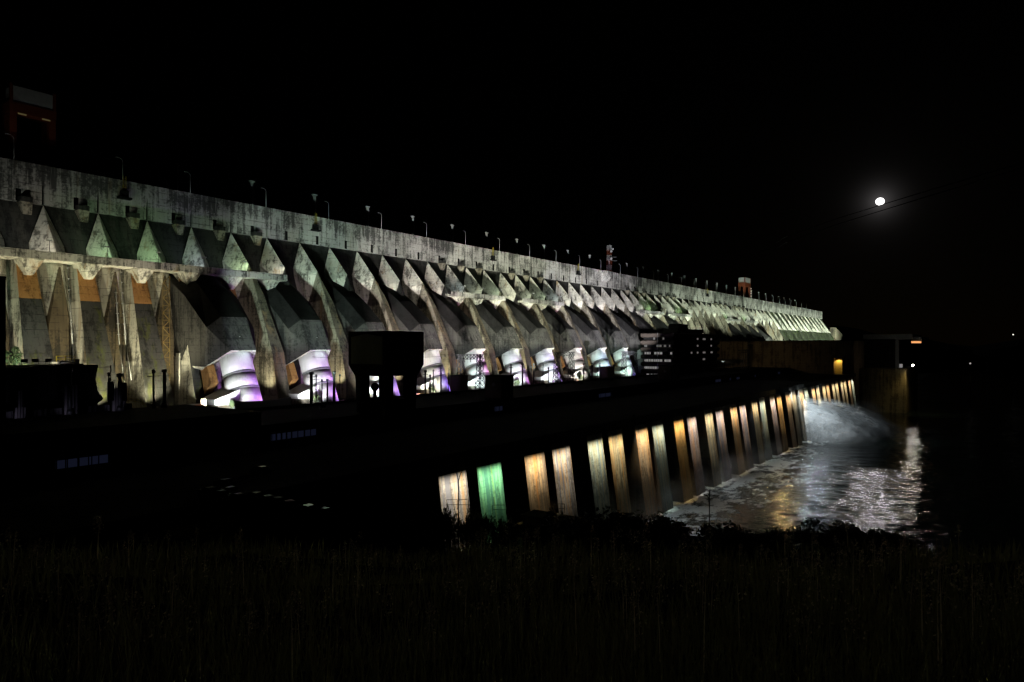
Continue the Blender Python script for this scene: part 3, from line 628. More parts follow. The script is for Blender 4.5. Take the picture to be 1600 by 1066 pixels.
# parapet wall beside the first penstock
ya, yb_ = Yat(367, 198), Yat(453, 198)
t = thing('screen_wall', (-198, ya, UPD), 'dark curved board wall at the roof edge below the first penstock', 'wall')
b = MB()
for i in range(12):
    y0_ = ya+(yb_-ya)*i/12; y1_ = ya+(yb_-ya)*(i+1)/12; zt = lambda f: -17.8-1.2*math.sin(math.pi*f)*.6
    f0, f1 = i/12, (i+1)/12
    b.loft([(-197.5,y0_,UPD),(-198,y0_,UPD),(-198,y0_,zt(f0)),(-197.5,y0_,zt(f0))], [(-197.5,y1_,UPD),(-198,y1_,UPD),(-198,y1_,zt(f1)),(-197.5,y1_,zt(f1))])
b.build('wall', M['clad'], t)
# dark end tower at the left edge, rock mound, lit screens on the annex roof
t = thing('end_tower', (-185, 44, -40), 'black unlit tower standing at the extreme left edge', 'tower')
y = Yat(9, 180); b = MB(); b.box(-180, -192, y-14, y, -40, 14.4); b.build('wall', M['black'], t); b = MB(); b.box(-179.6, -192.4, y-14.4, y+.0, 14.41, 15.2); b.build('roof', M['black'], t)
t = MB(); rg = random.Random(3); vs = []; K = 26; H = 9
yl, yr = Yat(-30, 200), Yat(158, 200)
for j in range(H):
    f = j/(H-1)
    for i in range(K):
        a = 2*math.pi*i/K; sh = (1-f*.20)
        cx, cy = -204, (yl+yr)/2
        px = max(-1, min(1, 1.5*math.cos(a)))*(7.5*sh); py_ = max(-1, min(1, 1.35*math.sin(a)))*((yr-yl)/2*(1-f*.16))
        vs.append((cx+px+rg.uniform(-.7,.7), cy+py_+rg.uniform(-.8,.8), UPD+f*17.0+rg.uniform(-.6,.6)*(j > 0)))
fs = [(j*K+i, j*K+(i+1)%K, (j+1)*K+(i+1)%K, (j+1)*K+i) for j in range(H-1) for i in range(K)] + [tuple((H-1)*K+i for i in range(K))]
t.add(vs, fs); o = t.build('rock_mound', plain('dark_rock', (.03,.028,.025), .95)); tag(o, 'dark rock outcrop at the left foot of the dam below the yellow rail', 'rock')
for i, (pa, pb, lp, zt, lab) in enumerate(((23,40,190,-11,'pale board screen on the annex roof nearest the left edge'), (100,121,190,-10.2,'pale board screen behind the crooked lamp post'), (175,196,190,-11.4,'pale board screen behind the thick bus post'))):
    y0_, y1_ = Yat(pa, lp), Yat(pb, lp); t = thing('screen_wall', (-lp, y0_, -17.5), lab, 'wall')
    b = MB(); b.box(-lp, -lp-.4, y0_, y1_, -17.5, zt); b.build('wall', plain('violet_grey_board', (.12,.11,.125), .8), t)
    for q in range(5): 
        yy = y0_+(y1_-y0_)*q/4; p_ = MB(); p_.bar((-lp+.12,yy,-17.5), (-lp+.12,yy,zt+.4), .1); p_.build('post', M['darksteel'], t)
    spot('screen_light', (-187.5, y0_-.5, -17.2), (-190, (y0_+y1_)/2, -15.5), 45, (.8,.75,1), 110, .6, .2, t)
b = MB(); y0_, y1_ = Yat(8, 192), Yat(205, 192); t = thing('fence', (-192, y0_, -17.5), 'low pale fence along the annex roof edge at lower left', 'fence')
b.box(-191.9, -192, y0_, y1_, -17.5, -15.9); b.build('panel', plain('fence_board', (.10,.095,.11), .8), t)
for q in range(24): p_ = MB(); yy = y0_+(y1_-y0_)*q/23; p_.bar((-191.7,yy,-17.5), (-191.7,yy,-15.7), .08); p_.build('post', M['darksteel'], t)

# ------------------------------------------------------------------ posts, gantries, rails on the upstream deck
POSTS = [(109,578,190,.45),(170,584,196,.25),(187.5,586,190,.55),(240,580,190,.3),(257,579,190,.5),(486.5,583,199,.6),(494,587,201,.25),(503,594,201,.25),(511.5,594,199,.3),(522,582,199,.5),(531,586,201,.22),
         (542,594,201,.22),(664.5,580,199,.4),(672,587,201,.3),(677,579,201,.25),(689,575,199,.35),(700.5,584,201,.25),(798.5,570,199,.4),(816.5,569,199,.45),(830,573,201,.3),(834,569,199,.4),
         (848.5,570,201,.22),(857,575,199,.3),(912,569,199,.45),(925,568,199,.5),(934,575,201,.3),(937.6,568,199,.45)]
for i, (px, py, lp, r) in enumerate(POSTS):
    y = Yat(px, lp); Z = N*lp/(1561-px); zt = (539-py)*Z/1067; zb = -17.5 if px < 290 else (ROOF if lp < 195.2 else UPD)
    t = thing('bus_post', (-lp, y, zb), '%s dark steel bus post from the left along the foot of the dam' % ORD[i], 'post', 'dark posts standing before the penstocks')
    b = MB(); b.tube((-lp,y,zb), (-lp,y,zt), r, r*.85, 10); b.build('pole', M['darksteel'], t)
    b = MB(); b.tube((-lp,y,zt-.5), (-lp,y,zt-.1), r*1.6, n=10); b.tube((-lp,y,zt+.002), (-lp,y,zt+.4), r*1.9, r*1.2, 10); b.build('cap', M['darksteel'], t)
    b = MB(); b.tube((-lp,y,zb), (-lp,y,zb+1.3), r*2.0, r*1.4, 10); b.build('base', M['darksteel'], t)
    if r >= .4 or i % 3 == 0:
        b = MB(); b.bar((-lp,y-1.6,zt-1.4), (-lp,y+1.6,zt-1.4), .12); b.build('cross_arm', M['darksteel'], t)
# crooked lamp post and flagstaff-like masts on the annex roof
y = Yat(74, 186); t = thing('lamp_post', (-186, y, -17.5), 'bent thin grey lamp post with an angled arm on the left roof', 'lamp post')
b = MB(); b.path([(-186,y,-17.5), (-186,y,-6.8), (-186,y+3.2,-3.9), (-186,y+7.0,-4.6)], .13); b.build('pole', M['steel'], t); b = MB(); b.box(-185.7,-186.3,y+6.6,y+7.8,-5.0,-4.62); b.build('lamp_head', M['steel'], t)
for px, py in ((22,577),(40,577),(173,572),(193,573)):
    y = Yat(px, 188); Z = N*188/(1561-px); zt = (539-py)*Z/1067
    t = thing('mast', (-188, y, -17.5), 'thin dark mast with a short top bar at x %d on the left roof' % px if False else {22:'leftmost thin mast with a top bar over the dark rock',40:'second thin mast with a top bar over the dark rock',173:'thin mast with a top bar just left of the thick bus post',193:'thin mast with a top bar just right of the thick bus post'}[px], 'mast')
    b = MB(); b.tube((-188,y,-17.5), (-188,y,zt), .14); b.build('pole', M['darksteel'], t); b = MB(); b.bar((-188,y-1.4,zt), (-188,y+1.4,zt), .12); b.build('top_bar', M['darksteel'], t); b = MB(); b.box(-187.5,-188.5,y-.6,y+.6,zt-9.0,zt-4.2); b.build('cabinet', M['darksteel'], t)
def lattice(b, p0, p1, w0, w1, nseg, r):
    p0, p1 = Vector(p0), Vector(p1); d = (p1-p0).normalized(); a = Vector((1,0,0)) if abs(d.x) < .9 else Vector((0,1,0)); c = d.cross(a).normalized(); a = c.cross(d).normalized()
    def ring(f):
        c0 = p0+(p1-p0)*f; w_ = (w0+(w1-w0)*f)/2; return [c0+a*w_*sa+c*w_*sc for sa, sc in ((-1,-1),(1,-1),(1,1),(-1,1))]
    for i in range(nseg):
        A, B = ring(i/nseg), ring((i+1)/nseg)
        for k in range(4):
            b.bar(A[k], B[k], r); b.bar(A[k], B[(k+1)%4], r*.62); b.bar(A[(k+1)%4], B[k], r*.62); b.bar(B[k], B[(k+1)%4], r*.62)
def gantry(pxa, pxb, lp, py, lab, over):
    ya, yb_ = Yat(pxa, lp), Yat(pxb, lp); Z = N*lp/(1561-(pxa+pxb)/2); zt = (539-py)*Z/1067
    t = thing('switchyard_gantry', (-lp, (ya+yb_)/2, UPD), lab, 'gantry', 'lattice gantries at the foot of the dam')
    for y in (ya, yb_): b = MB(); lattice(b, (-lp,y,UPD), (-lp,y,zt), 3.6, 1.6, 8, .16); b.build('lattice_leg', M['darksteel'], t)
    b = MB(); lattice(b, (-lp,ya-over,zt-1.1), (-lp,yb_+over,zt-1.1), 2.2, 2.2, max(4, int((yb_-ya+2*over)/2.4)), .14); b.build('lattice_beam', M['darksteel'], t)
    b = MB()
    for q in (.2,.5,.8): yy = ya+(yb_-ya)*q; b.tube((-lp,yy,zt-2.2), (-lp,yy,zt-3.6), .18)
    b.build('insulator', M['darksteel'], t)
gantry(720, 750, 199, 554, 'nearest lattice steel gantry standing before the mint and pink penstock', 1.5)
gantry(870, 893, 199, 550, 'middle lattice steel gantry standing before the hot pink penstock', 1.5)
gantry(975, 992, 199, 549, 'far lattice steel gantry beside the office block', 1.5)
for px, lab in ((1163, 'small dark gantry before the tan wall, left of the pair'), (1203, 'small dark gantry before the tan wall, right of the pair')):
    y = Yat(px, 190); t = thing('gantry', (-190, y, UPD), lab, 'gantry', 'small gantries before the tan wall'); b = MB()
    for q in (-9,-3,3,9): b.bar((-190,y+q,UPD), (-190,y+q,-5.2), .35)
    b.build('post', M['darksteel'], t); b = MB(); b.box(-189.4,-190.6,y-17,y+15,-5.19,-4.4); b.box(-189.5,-190.5,y-8,y+12,-7.2,-6.6); b.build('beam', M['darksteel'], t)
# cables strung between the gantries along the foot
cpts = []
A_, B_ = Vector((-201, Yat(520,201), -4.6)), Vector((-201, Yat(1000,201), -4.4))
segs = [Vector((-200, Yat(px, 200), -4.3)) for px in (488, 600, 720, 750, 870, 893, 975, 992)]
b = MB()
for p, q in zip(segs[:-1], segs[1:]):
    L_ = (q-p).length
    pts = [p.lerp(q, i/8)+Vector((0,0,-.02*L_*(4*(i/8)*(1-i/8)))) for i in range(9)]; b.path(pts, .07, 4)
tag(b.build('power_cable', M['darksteel']), 'thin dark cable strung past the white penstocks between the gantries', 'cable')
def railing(pts, h, lab, mat='yellow', group=None, r=.06):
    t = thing('railing', pts[0], lab, 'railing', group)
    rl = MB(); po = MB()
    for p, q in zip(pts[:-1], pts[1:]):
        p, q = Vector(p), Vector(q); n = max(1, int((q-p).length/1.6))
        for f in (h, h*.5): rl.bar(p+UP*f, q+UP*f, r)
        for i in range(n+1): s_ = p.lerp(q, i/n); po.bar(s_, s_+UP*h, r)
    rl.build('rail', M[mat], t); po.build('post', M[mat], t)
ya = Yat(288, 203)
railing([(-203,ya,UPD), (-203,ya+16,UPD)], 1.2, 'yellow railing before the orange cabin at the dam foot')
railing([(-205,Yat(200,205),UPD+6), (-205,Yat(222,205),UPD+5), (-205,Yat(232,205),UPD+2)], 1.3, 'yellow stair railing right of the dark rock')
yy = Yat(86, 225)
t = thing('concrete_kiosk', (-225, yy, UPD), 'grey kiosk topped by a yellow rail between two buttresses at far left', 'kiosk')
b = MB(); b.box(-223, -228, yy, yy+4.4, UPD, -5.0); b.build('wall', M['clean'], t)
b = MB(); b.box(-223.2, -225, yy+4.41, yy+5.8, UPD, -4.2); b.build('panel', M['clad'], t)
railing([(-223.2,yy-.3,-5.0), (-223.2,yy+4.4,-5.0)], 1.7, 'yellow rail on top of the grey kiosk at far left', r=.12)
for px, lab in ((572,'yellow railing seen under the boxy dark cabin'),(655,'yellow railing right of the boxy dark cabin'),(905,'yellow railing below the hot pink penstock'),(955,'yellow railing near the far brown kiosk')):
    y = Yat(px, 204); railing([(-204,y-6,UPD), (-204,y+8,UPD)], 1.4, lab)
b = MB(); yb0 = Yat(196, 248)
t = thing('ladder_tower', (-239, Yat(253,240), UPD), 'rusty yellow scaffold stair running up between two buttresses', 'stair')
yq = Yat(253, 240); b = MB()
for i in range(18):
    z = UPD+2.6*i; s_ = 1 if i % 2 else -1
    b.bar((-237,yq-1.2,z), (-237,yq-1.2,z+2.6), .1); b.bar((-237,yq+1.2,z), (-237,yq+1.2,z+2.6), .1); b.bar((-237,yq-1.2*s_,z), (-237,yq+1.2*s_,z+2.6), .13); b.bar((-237,yq-1.2,z), (-237,yq+1.2,z), .13)
b.build('scaffold', plain('rusty_yellow', (.13,.085,.015), .7), t)
for k, (px0, px1) in enumerate(((107,101),(180,175),(190,186))):
    t = thing('pipe', (-246, Yat(px0,246), 24), '%s thin pale conduit running down the dam face at left' % ORD[k], 'pipe', 'pale conduits down the dam face')
    y = Yat(px0, 246); b = MB(); b.path([(-246.5,y,25), (-243,y,0), (-239,y,-18+3*k)], .16); b.build('conduit', M['clad'], t)
    for f in range(7): b = MB(); p = Vector((-246.5,y,25)).lerp(Vector((-243,y,0)), f/7); b.box(p.x-.25,p.x+.25,y-.35,y+.35,p.z-.12,p.z+.12); b.build('clamp', M['clad'], t)
t = thing('hanging_sign', (-247, Yat(465,247), 18), 'small bright yellow sign plate on a buttress edge above the second hood', 'sign')
yq = Yat(467, 247); b = MB(); b.box(-246.8, -247, yq-4.2, yq-3.0, 17.6, 22.4); b.build('plate', M['yellow'], t)
b = MB(); b.box(-246.7,-246.79,yq-4.0,yq-3.2,18.2,18.8); b.box(-246.7,-246.79,yq-4.0,yq-3.2,20.0,20.6); b.build('mark', M['black'], t)

# ------------------------------------------------------------------ on the crest
def lamp_curve(): return None
colm = MB(); colm.tube((0,0,0), (0,0,9.4), .62, n=14); colm_me = colm.mesh('shaft', plain('dark_column_paint', (.12,.13,.14), .6))
cap = MB(); cap.tube((0,0,9.402), (0,0,13.0), .70, n=14); cap_me = cap.mesh('upper_shaft', M['clad'])
cp2 = MB(); cp2.tube((0,0,13.002), (0,0,13.3), .9, 1.0, n=14); cp2.box(-.6,.6,-1.15,1.15,13.31,13.8); cp2_me = cp2.mesh('head', M['clad'])
for i in range(31):
    t = thing('vent_column', (-269, 145+34*i, 58.75), '%s tall round vent column with a wide head from the left on the dam crest' % ORD[i], 'vent column', 'vent columns along the dam crest')
    for nm, me in (('shaft', colm_me), ('upper_shaft', cap_me), ('head', cp2_me)): o = bpy.data.objects.new(nm, me); C.objects.link(o); o.parent = t
lpm = MB(); lpm.tube((0,0,0), (0,0,7.2), .12, .09, 8)
arc = [(0,0,7.2)]+[(1.4*(1-math.cos(a))*0, -1.5*(1-math.cos(a)), 7.2+1.2*math.sin(a)) for a in (.3,.6,.9,1.2,1.5)]
lpm.path(arc, .08, 6); lpm_me = lpm.mesh('pole', M['clad'])
lph = MB(); lph.box(-.2,.2,-2.5,-1.4,8.3,8.5); lph_me = lph.mesh('lamp_head', M['steel'])
for i, y in enumerate([86, 119.6]+[145+34*q for q in range(32)]):
    t = thing('lamp_post', (-258.6, y, 59.2), '%s slim curved lamp post from the left on the dam parapet' % ORD[i], 'lamp post', 'lamp posts along the dam crest')
    for nm, me in (('pole', lpm_me), ('lamp_head', lph_me)): o = bpy.data.objects.new(nm, me); C.objects.link(o); o.parent = t
for i, (px, lab) in enumerate(((195,'dark service cradle with yellow ladder hung on the crest wall, nearest of five'),(494,'dark service cradle with yellow ladder hung on the crest wall, second of five'),(771,'small dark service cradle on the crest wall above the first short walkway'),(904,'small dark service cradle on the crest wall left of the red and white mast'),(1106,'far dark service cradle on the crest wall above the office block'))):
    y = Yat(px, 257); t = thing('service_cradle', (-257, y, 53), lab, 'cradle', 'service cradles hung on the crest wall')
    b = MB(); b.box(-256.0,-258.2,y-2.2,y+2.2,52.6,53.3); b.box(-256.6,-258.2,y-1.2,y+1.2,53.31,55.6); b.build('platform', M['black'], t)
    b = MB()
    for q in (-.5,.5): b.bar((-257.2,y+q,55.6), (-257.2,y+q,61), .12)
    for q in range(7): b.bar((-257.2,y-.5,56+.7*q), (-257.2,y+.5,56+.7*q), .08)
    b.build('ladder', M['dull_yellow'], t)
def crane(y0, y1, x0, x1, zt, zp, zbm, lab, zb=58.75, wl=2.0):
    t = thing('gantry_crane', ((x0+x1)/2, (y0+y1)/2, zb), lab, 'crane', 'gantry cranes on the dam crest')
    b = MB(); b.box(x0-.2, x1+.2, y0+.9, y1-.9, zp+.02, zt-.6); b.build('machine_house', M['clad'], t)
    for y in (y0, y1-wl):
        for x in (x0, x1+wl):
            b = MB(); b.box(x, x-wl, y, y+wl, zb, zbm); b.build('leg', M['redsteel'], t)
    b = MB(); b.box(x0+.15, x1-.15, y0-.1, y1+.1, zbm+.002, zp); 
    for y in (y0, y1-.8): b.box(x0+.15, x0-.7, y, y+.8, zp+.001, zt)
    b.build('portal_beam', M['redsteel'], t)
    return t
near_crane = crane(86.8, 100.3, -264.5, -271, 86.3, 80.3, 77.0, 'big orange gantry crane with a grey clad top at upper left on the crest')
b = MB(); b.box(-264.25,-264.3,89,91.5,76.4,76.9); b.box(-264.25,-264.3,96,98.5,76.4,76.9); b.build('work_lamp', glow('dim_work_lamp', (1,.75,.3), .05), near_crane)
spot('crane_light', (-252, 78, 62), (-266, 94, 82), 450, (1,.92,.85), 60, .8, .6, near_crane)
far_crane = crane(884, 908, -264.5, -273, 87, 80, 75.5, 'small far gantry crane with a white top and red legs on the crest', wl=2.6)
spot('crane_light', (-250, 850, 60), (-266, 900, 88), 6000, (.95,.95,1), 30, .8, .6, far_crane)
b = MB()
for z in (73.4, 70, 67, 63.6): b.ball((-263.6,907,z), .55, 6, 4)
b.build('marker_lamp', glow('marker_lamp', (1,.8,.7), .9), far_crane)
ym = Yat(952, 268); t = thing('radio_mast', (-268, ym, 58.75), 'red and white lattice radio mast with antennas on the dam crest', 'mast')
for i in range(6):
    b = MB(); lattice(b, (-268,ym,58.75+4.2*i), (-268,ym,58.75+4.2*(i+1)-.01), 3.4-.12*i, 3.3-.12*i, 2, .11); b.build('lattice_section', M['redsteel'] if i % 2 == 0 else M['clad'], t)
for z, q in ((72.5,-1.6), (78.5,-1.6), (81,1.4)):
    b = MB(); b.tube((-265.6,ym+q,z), (-265.0,ym+q-.3,z), .95, n=14); b.build('dish', M['clad'], t)
b = MB(); b.bar((-268,ym,71), (-262.5,ym+3.5,71), .12); b.bar((-268,ym,74), (-262.5,ym+3.5,74), .12); b.build('antenna', M['steel'], t)
spot('mast_light', (-258, ym-16, 60), (-268, ym, 76), 4500, (1,.75,.95), 80, .7, .4, t)
# two lines crossing in front of the moon
for k, off in enumerate((0, 9)):
    m = MB(); ctl = [(1660,236,330), (1440,301,560), (1310,341,900), (1230,369,1500), (1165,410,2100), (1130,466,2600)]
    pts = [ray(px, py+off*(.8 if D < 500 else 1))*D for px, py, D in ctl]; fin = []
    for a, b_ in zip(pts[:-1], pts[1:]): fin += [a.lerp(b_, q/4) for q in range(4)]
    m.path(fin+[pts[-1]], .34, 5); tag(m.build('power_line', M['black']), ('upper' if k == 0 else 'lower')+' of the two thin power lines crossing in front of the moon', 'power line', 'power lines before the moon')
# lamps on the walkways that light the buttress heads above them
WL = [(0,(.9,1,.9),1), (1,(1,.93,.78),1), (2,(.62,1,.58),1.1), (3,(.6,1,.55),.9), (4,(.75,.9,1),.8), (5,(.72,1,.62),1), (6,(.95,.97,.85),.8)] + [(j, ((.8,1,.75),(.8,.95,1),(.88,1,.78))[j % 3], .5) for j in (13, 14, 15, 17, 18, 19)] + [(j, ((.6,1,.5),(.9,1,.9))[j % 2], .5) for j in (27, 28, 31, 32, 40, 41, 44, 45)]
for i, (j, c, f) in enumerate(WL):
    y = Yj(j)-4.4
    t = thing('walkway_lamp', (-241.6, y, 27.6), '%s small lamp post from the left on the dam walkways' % ORD[i], 'lamp', 'lamps on the dam walkways')
    b = MB(); b.tube((-241.6,y,27.6), (-241.6,y,32.5), .09); b.build('pole', M['darksteel'], t)
    b = MB(); b.box(-241.2,-242.0,y-.7,y+.7,32.51,32.9); b.build('lamp_head', M['clad'], t)
    spot('walkway_light', (-242.2, y-.6, 31.5), (-254, y+5.5, 38), 2700*f, c, 120, .8, .2, t)

# ------------------------------------------------------------------ discharge jet and spray
fm = bpy.data.materials.new('white_water'); fm.use_nodes = True; t = NT(fm); b = t.n['Principled BSDF']
g = t.n.new('ShaderNodeNewGeometry'); P = g.outputs['Position']
uvn = t.n.new('ShaderNodeAttribute'); uvn.attribute_name = 'flow'
fl1 = t.noise(uvn.outputs['Vector'], 1, 8, .66, (5, 5, 1))
t.l.new(t.mix(t.ramp(fl1, .40, .60), (.50,.54,.55), (.85,.88,.90)), b.inputs['Base Color']); b.inputs['Roughness'].default_value = .9
fade = t.n.new('ShaderNodeAttribute'); fade.attribute_name = 'fade'
t.l.new(t.math('MULTIPLY', fade.outputs['Fac'], t.ramp(fl1, .30, .62)), b.inputs['Alpha'])
from mathutils import noise as mn
def jet(yc, wd, top, reach, label, seed, drift):
  vs = []; flow = []; fd = []; fc = []; nu, nv = 64, 48; z0 = WATER-.6
  for sh, (gr, al) in enumerate(((.94, .95), (1.0, .62), (1.05, .42), (1.10, .30), (1.16, .20))):
    o0 = len(vs); sd = seed+sh*3.1
    for j in range(nv+1):
        v = j/nv; a = math.pi*v
        for i in range(nu+1):
            u = i/nu; H = (top*max(0, 1-u**1.9)+1.2*(1-u))*gr
            spread = wd/2*(.55+.75*u)*gr
            y = yc+drift*u-spread*math.copysign(abs(math.cos(a))**.8, math.cos(a)); z = z0+H*abs(math.sin(a))**.55; x = -104+reach*gr*u*(.72+.28*math.sin(a))
            p = Vector((x, y, z)); q = mn.noise_vector(p*.13+Vector((sd,0,0)))*1.7+mn.noise_vector(p*.45+Vector((0,sd,0)))*.8+mn.noise_vector(p*1.3+Vector((0,sd,0)))*.35
            p += q*(.25+u)*(1 if 0 < v < 1 else .3); vs.append(p); flow.append((u*1.0, v*1.6, sd)); fd.append(al*max(0, 1-u**(1.6 if sh < 2 else 1.0))*min(1, .35+2.2*math.sin(a)))
    W_ = nu+1; fc += [(o0+j*W_+i, o0+j*W_+i+1, o0+(j+1)*W_+i+1, o0+(j+1)*W_+i) for j in range(nv) for i in range(nu)]
  if True:
    me = bpy.data.meshes.new('discharge_jet')
    me.from_pydata([tuple(p) for p in vs], [], fc)
    me.polygons.foreach_set('use_smooth', [True]*len(me.polygons)); me.materials.append(fm)
    at = me.attributes.new('flow', 'FLOAT_VECTOR', 'POINT'); at.data.foreach_set('vector', [c for f in flow for c in f])
    at = me.attributes.new('fade', 'FLOAT', 'POINT'); at.data.foreach_set('value', fd); me.update()
    o = bpy.data.objects.new('discharge_jet', me); C.objects.link(o); tag(o, label, 'water', kind='stuff')
jet(468, 32, 22.5, 47, 'broad white jet of water shooting from the powerhouse into the river', 1, 4)
jet(512, 36, 19.5, 52, 'farther white jet of water beside the far piers', 2.6, 6)
jet(580, 34, 12, 36, 'low far spout of water by the last piers', 5.1, 0)
mm = bpy.data.materials.new('spray_mist'); mm.use_nodes = True; t = NT(mm); mm.node_tree.nodes.remove(t.n['Principled BSDF'])
pv = t.n.new('ShaderNodeVolumePrincipled'); pv.inputs['Color'].default_value = (.9,.95,1,1)
tcn = t.n.new('ShaderNodeTexCoord'); gp = t.n.new('ShaderNodeNewGeometry')
ln = t.n.new('ShaderNodeVectorMath'); ln.operation = 'LENGTH'; t.l.new(tcn.outputs['Object'], ln.inputs[0])
ns = t.noise(gp.outputs['Position'], .085, 5, .62)
den = t.math('MULTIPLY', t.math('MULTIPLY', t.ramp(ln.outputs['Value'], 1.0, .15), t.ramp(ns, .36, .66)), .04)
t.l.new(den, pv.inputs['Density']); t.l.new(pv.outputs[0], t.n['Material Output'].inputs['Volume'])
def mist(c, s, label):
    b = MB(); b.ball((0,0,0), 1, 16, 10); o = b.build('spray', mm); o.location = c; o.scale = s; tag(o, label, 'spray', kind='stuff')
mist((-84, 480, -54), (30, 44, 13), 'white spray hanging over the discharge jet')
mist((-88, 560, -53), (22, 66, 14), 'thin spray drifting before the far piers')
mist((-99, 300, -57), (9, 150, 9), 'low mist along the foot of the middle piers')
def fill_spot(y, tx, ty, e, c, sz):  # unseen lamps added on the rail to brighten the jet and the foam
    t_ = thing('floodlight', (-101.9, y, DECK+1.05), 'added unseen floodlight on the powerhouse rail aimed down at the water', 'floodlight', 'added floodlights aimed at the water')
    for nm, me in (('housing', fl_me),): o = bpy.data.objects.new(nm, me); C.objects.link(o); o.parent = t_; o.scale = (.6,.6,.6); o.rotation_euler = (0,0,math.pi)
    spot('water_fill', (-100.9, y, DECK+2.1), (tx, ty, -50), e, c, sz, .8, .3, t_)
fill_spot(425, -84, 470, 52000, (.88,.96,1), 70); fill_spot(448, -92, 470, 9000, (.80,.94,1), 90); fill_spot(520, -84, 500, 20000, (.85,.95,1), 95)
for y, e, c in ((406, 6500, (1,.72,.26)), (474, 9000, (.72,.92,1))):     # two lamps added only for the glitter far out on the river
    t_ = thing('floodlight', (-101.9, y, DECK+1.05), 'added floodlight on the powerhouse rail for the glitter on the river', 'floodlight', 'added floodlights for the river glitter')
    o = bpy.data.objects.new('housing', fl_me); C.objects.link(o); o.parent = t_; o.scale = (.6,.6,.6); o.rotation_euler = (0,0,math.pi)
    spot('glitter_fill', (-100.9, y, DECK+2.1), (-30, y-90, -60), e, c, 100, .8, .35, t_)
for y, e in ((215, 11000), (285, 11000), (350, 9000)): fill_spot(y, -78, y+8, e, (.86,.95,1), 110)

# ------------------------------------------------------------------ car park on the left deck
carp = [plain('car_paint_%d' % i if False else nm, c, .28, .3) for i, (nm, c) in enumerate((('white_car_paint',(.30,.30,.30)),('silver_car_paint',(.12,.125,.13)),('dark_car_paint',(.012,.012,.014)),('grey_car_paint',(.04,.042,.045))))]
for p_ in carp: p_.node_tree.nodes['Principled BSDF'].inputs['Coat Weight'].default_value = .8
def car_parts():
    L_ = [(-2.15,.35),(-2.2,.75),(-2.05,.95),(-1.2,1.02),(1.35,1.0),(2.1,.9),(2.2,.62),(2.15,.35)]
    def slab(prof, w0, w1, zs=None):
        m = MB(); n = len(prof)
        rings = [[(-w0*.94*s, y, z) if False else (s*w0, y, z) for y, z in prof] for s in (-1, 1)]
        m.loft(rings[0], rings[1]); return m
    body = slab(L_, .86, .86)
    cab = MB(); lo = [(-1.75,1.0),(1.05,1.0)]; 
    base = [(-.82,-1.75,1.0),(.82,-1.75,1.0),(.82,1.05,.99),(-.82,1.05,.99)]; mid = [(-.68,-1.25,1.42),(.68,-1.25,1.42),(.68,.25,1.45),(-.68,.25,1.45)]; top = [(-.6,-1.1,1.47),(.6,-1.1,1.47),(.6,.05,1.5),(-.6,.05,1.5)]
    cab.loft(base, mid, 1, caps=False); cab.loft(mid, top, 0, caps=False); cab.poly(top, 0)
    wh = MB(); wh.tube((-.11,0,0), (.11,0,0), .33, n=14); 
    hl = MB(); hl.box(-.22,.22,-.05,.05,-.09,.09)
    return body.mesh('body', carp[0]), cab.mesh('cabin', [carp[0], M['glass']]), wh.mesh('wheel', M['rubber']), hl.mesh('headlight', M['clad'])
cb_, cc_, cw_, ch_ = car_parts()
CARS = [(350,752,2,.9,'dark car parked alone at the left end of the dark deck'),(326,765,3,1.0,'leftmost grey car at the back of the dark car park'),(343,770,1,1.0,'silver car second from the left in the dark car park'),(358,764,0,1.0,'white car behind the silver pair in the dark car park'),
        (370,775,1,1.0,'silver car with a bright roof line left of the gap in the row'),(398,773,3,1.05,'grey car just right of the gap in the parked row'),(415,778,0,1.05,'white car second right of the gap in the parked row'),(431,781,2,1.05,'dark car third right of the gap in the parked row'),
        (449,786,1,1.05,'silver car between the dark car and the van-like white one'),(478,793,0,1.1,'white car near the right end of the parked row'),(504,798,2,1.1,'dark car at the right end of the parked row'),(407,732,3,1.0,'grey car standing by itself farther back on the dark deck')]
for px, py, col, a, lab in CARS:
    d = ray(px, py); p = d*((DECK+1.0)/d.z); t = thing('parked_car', (p.x, p.y, DECK+.0), lab, 'car', 'cars parked on the dark deck', rz=R(90)+rnd.uniform(-.06,.06))
    for nm, me in (('body', cb_), ('cabin', cc_)):
        me = me.copy(); me.materials[0] = carp[col]; o = bpy.data.objects.new(nm, me); C.objects.link(o); o.parent = t
    for x in (-.8,.8):
        for y in (-1.35,1.4): o = bpy.data.objects.new('wheel', cw_); C.objects.link(o); o.parent = t; o.location = (x,y,.33)
        o = bpy.data.objects.new('headlight', ch_); C.objects.link(o); o.parent = t; o.location = (x*.75,2.19,.72)
# ------------------------------------------------------------------ lamp posts, rails and hut on the river bank
def pt(px, py, Z): return FW*Z + RT*((px-800)/1067*Z) + UP*((539-py)/1067*Z)
def double_lamp(px, py_fork, py_top, Z, spread, lab, lean=0):
    f = pt(px, py_fork, Z); zt = pt(px, py_top, Z).z; g = ground(f.x, f.y)-.3
    t = thing('street_lamp', (f.x, f.y, g), lab, 'street lamp'); b = MB(); b.tube((f.x,f.y,g), f, .14, .10, 8)
    for s in (-1, 1):
        pts = [f + RT*(s*spread*(u**1.8)) + UP*((zt-f.z)*math.sin(u*math.pi/2)) for u in (0,.15,.3,.45,.6,.75,.88,1)]; b.path(pts, .07, 6)
        h = MB(); e = pts[-1]; h.bar(e-RT*.2*s, e+RT*s*1.2-UP*.05, .14); h.build('lamp_head', M['darksteel'], t)
    b.build('pole', M['darksteel'], t)
double_lamp(716.5, 757, 731, 132, 1.6, 'double armed dark street lamp silhouetted against the leftmost lit pier')
f = pt(1108.5, 850, 96)
t = thing('street_lamp', (f.x, f.y, ground(f.x, f.y)), 'slim dark street lamp standing before the foaming water', 'street lamp')
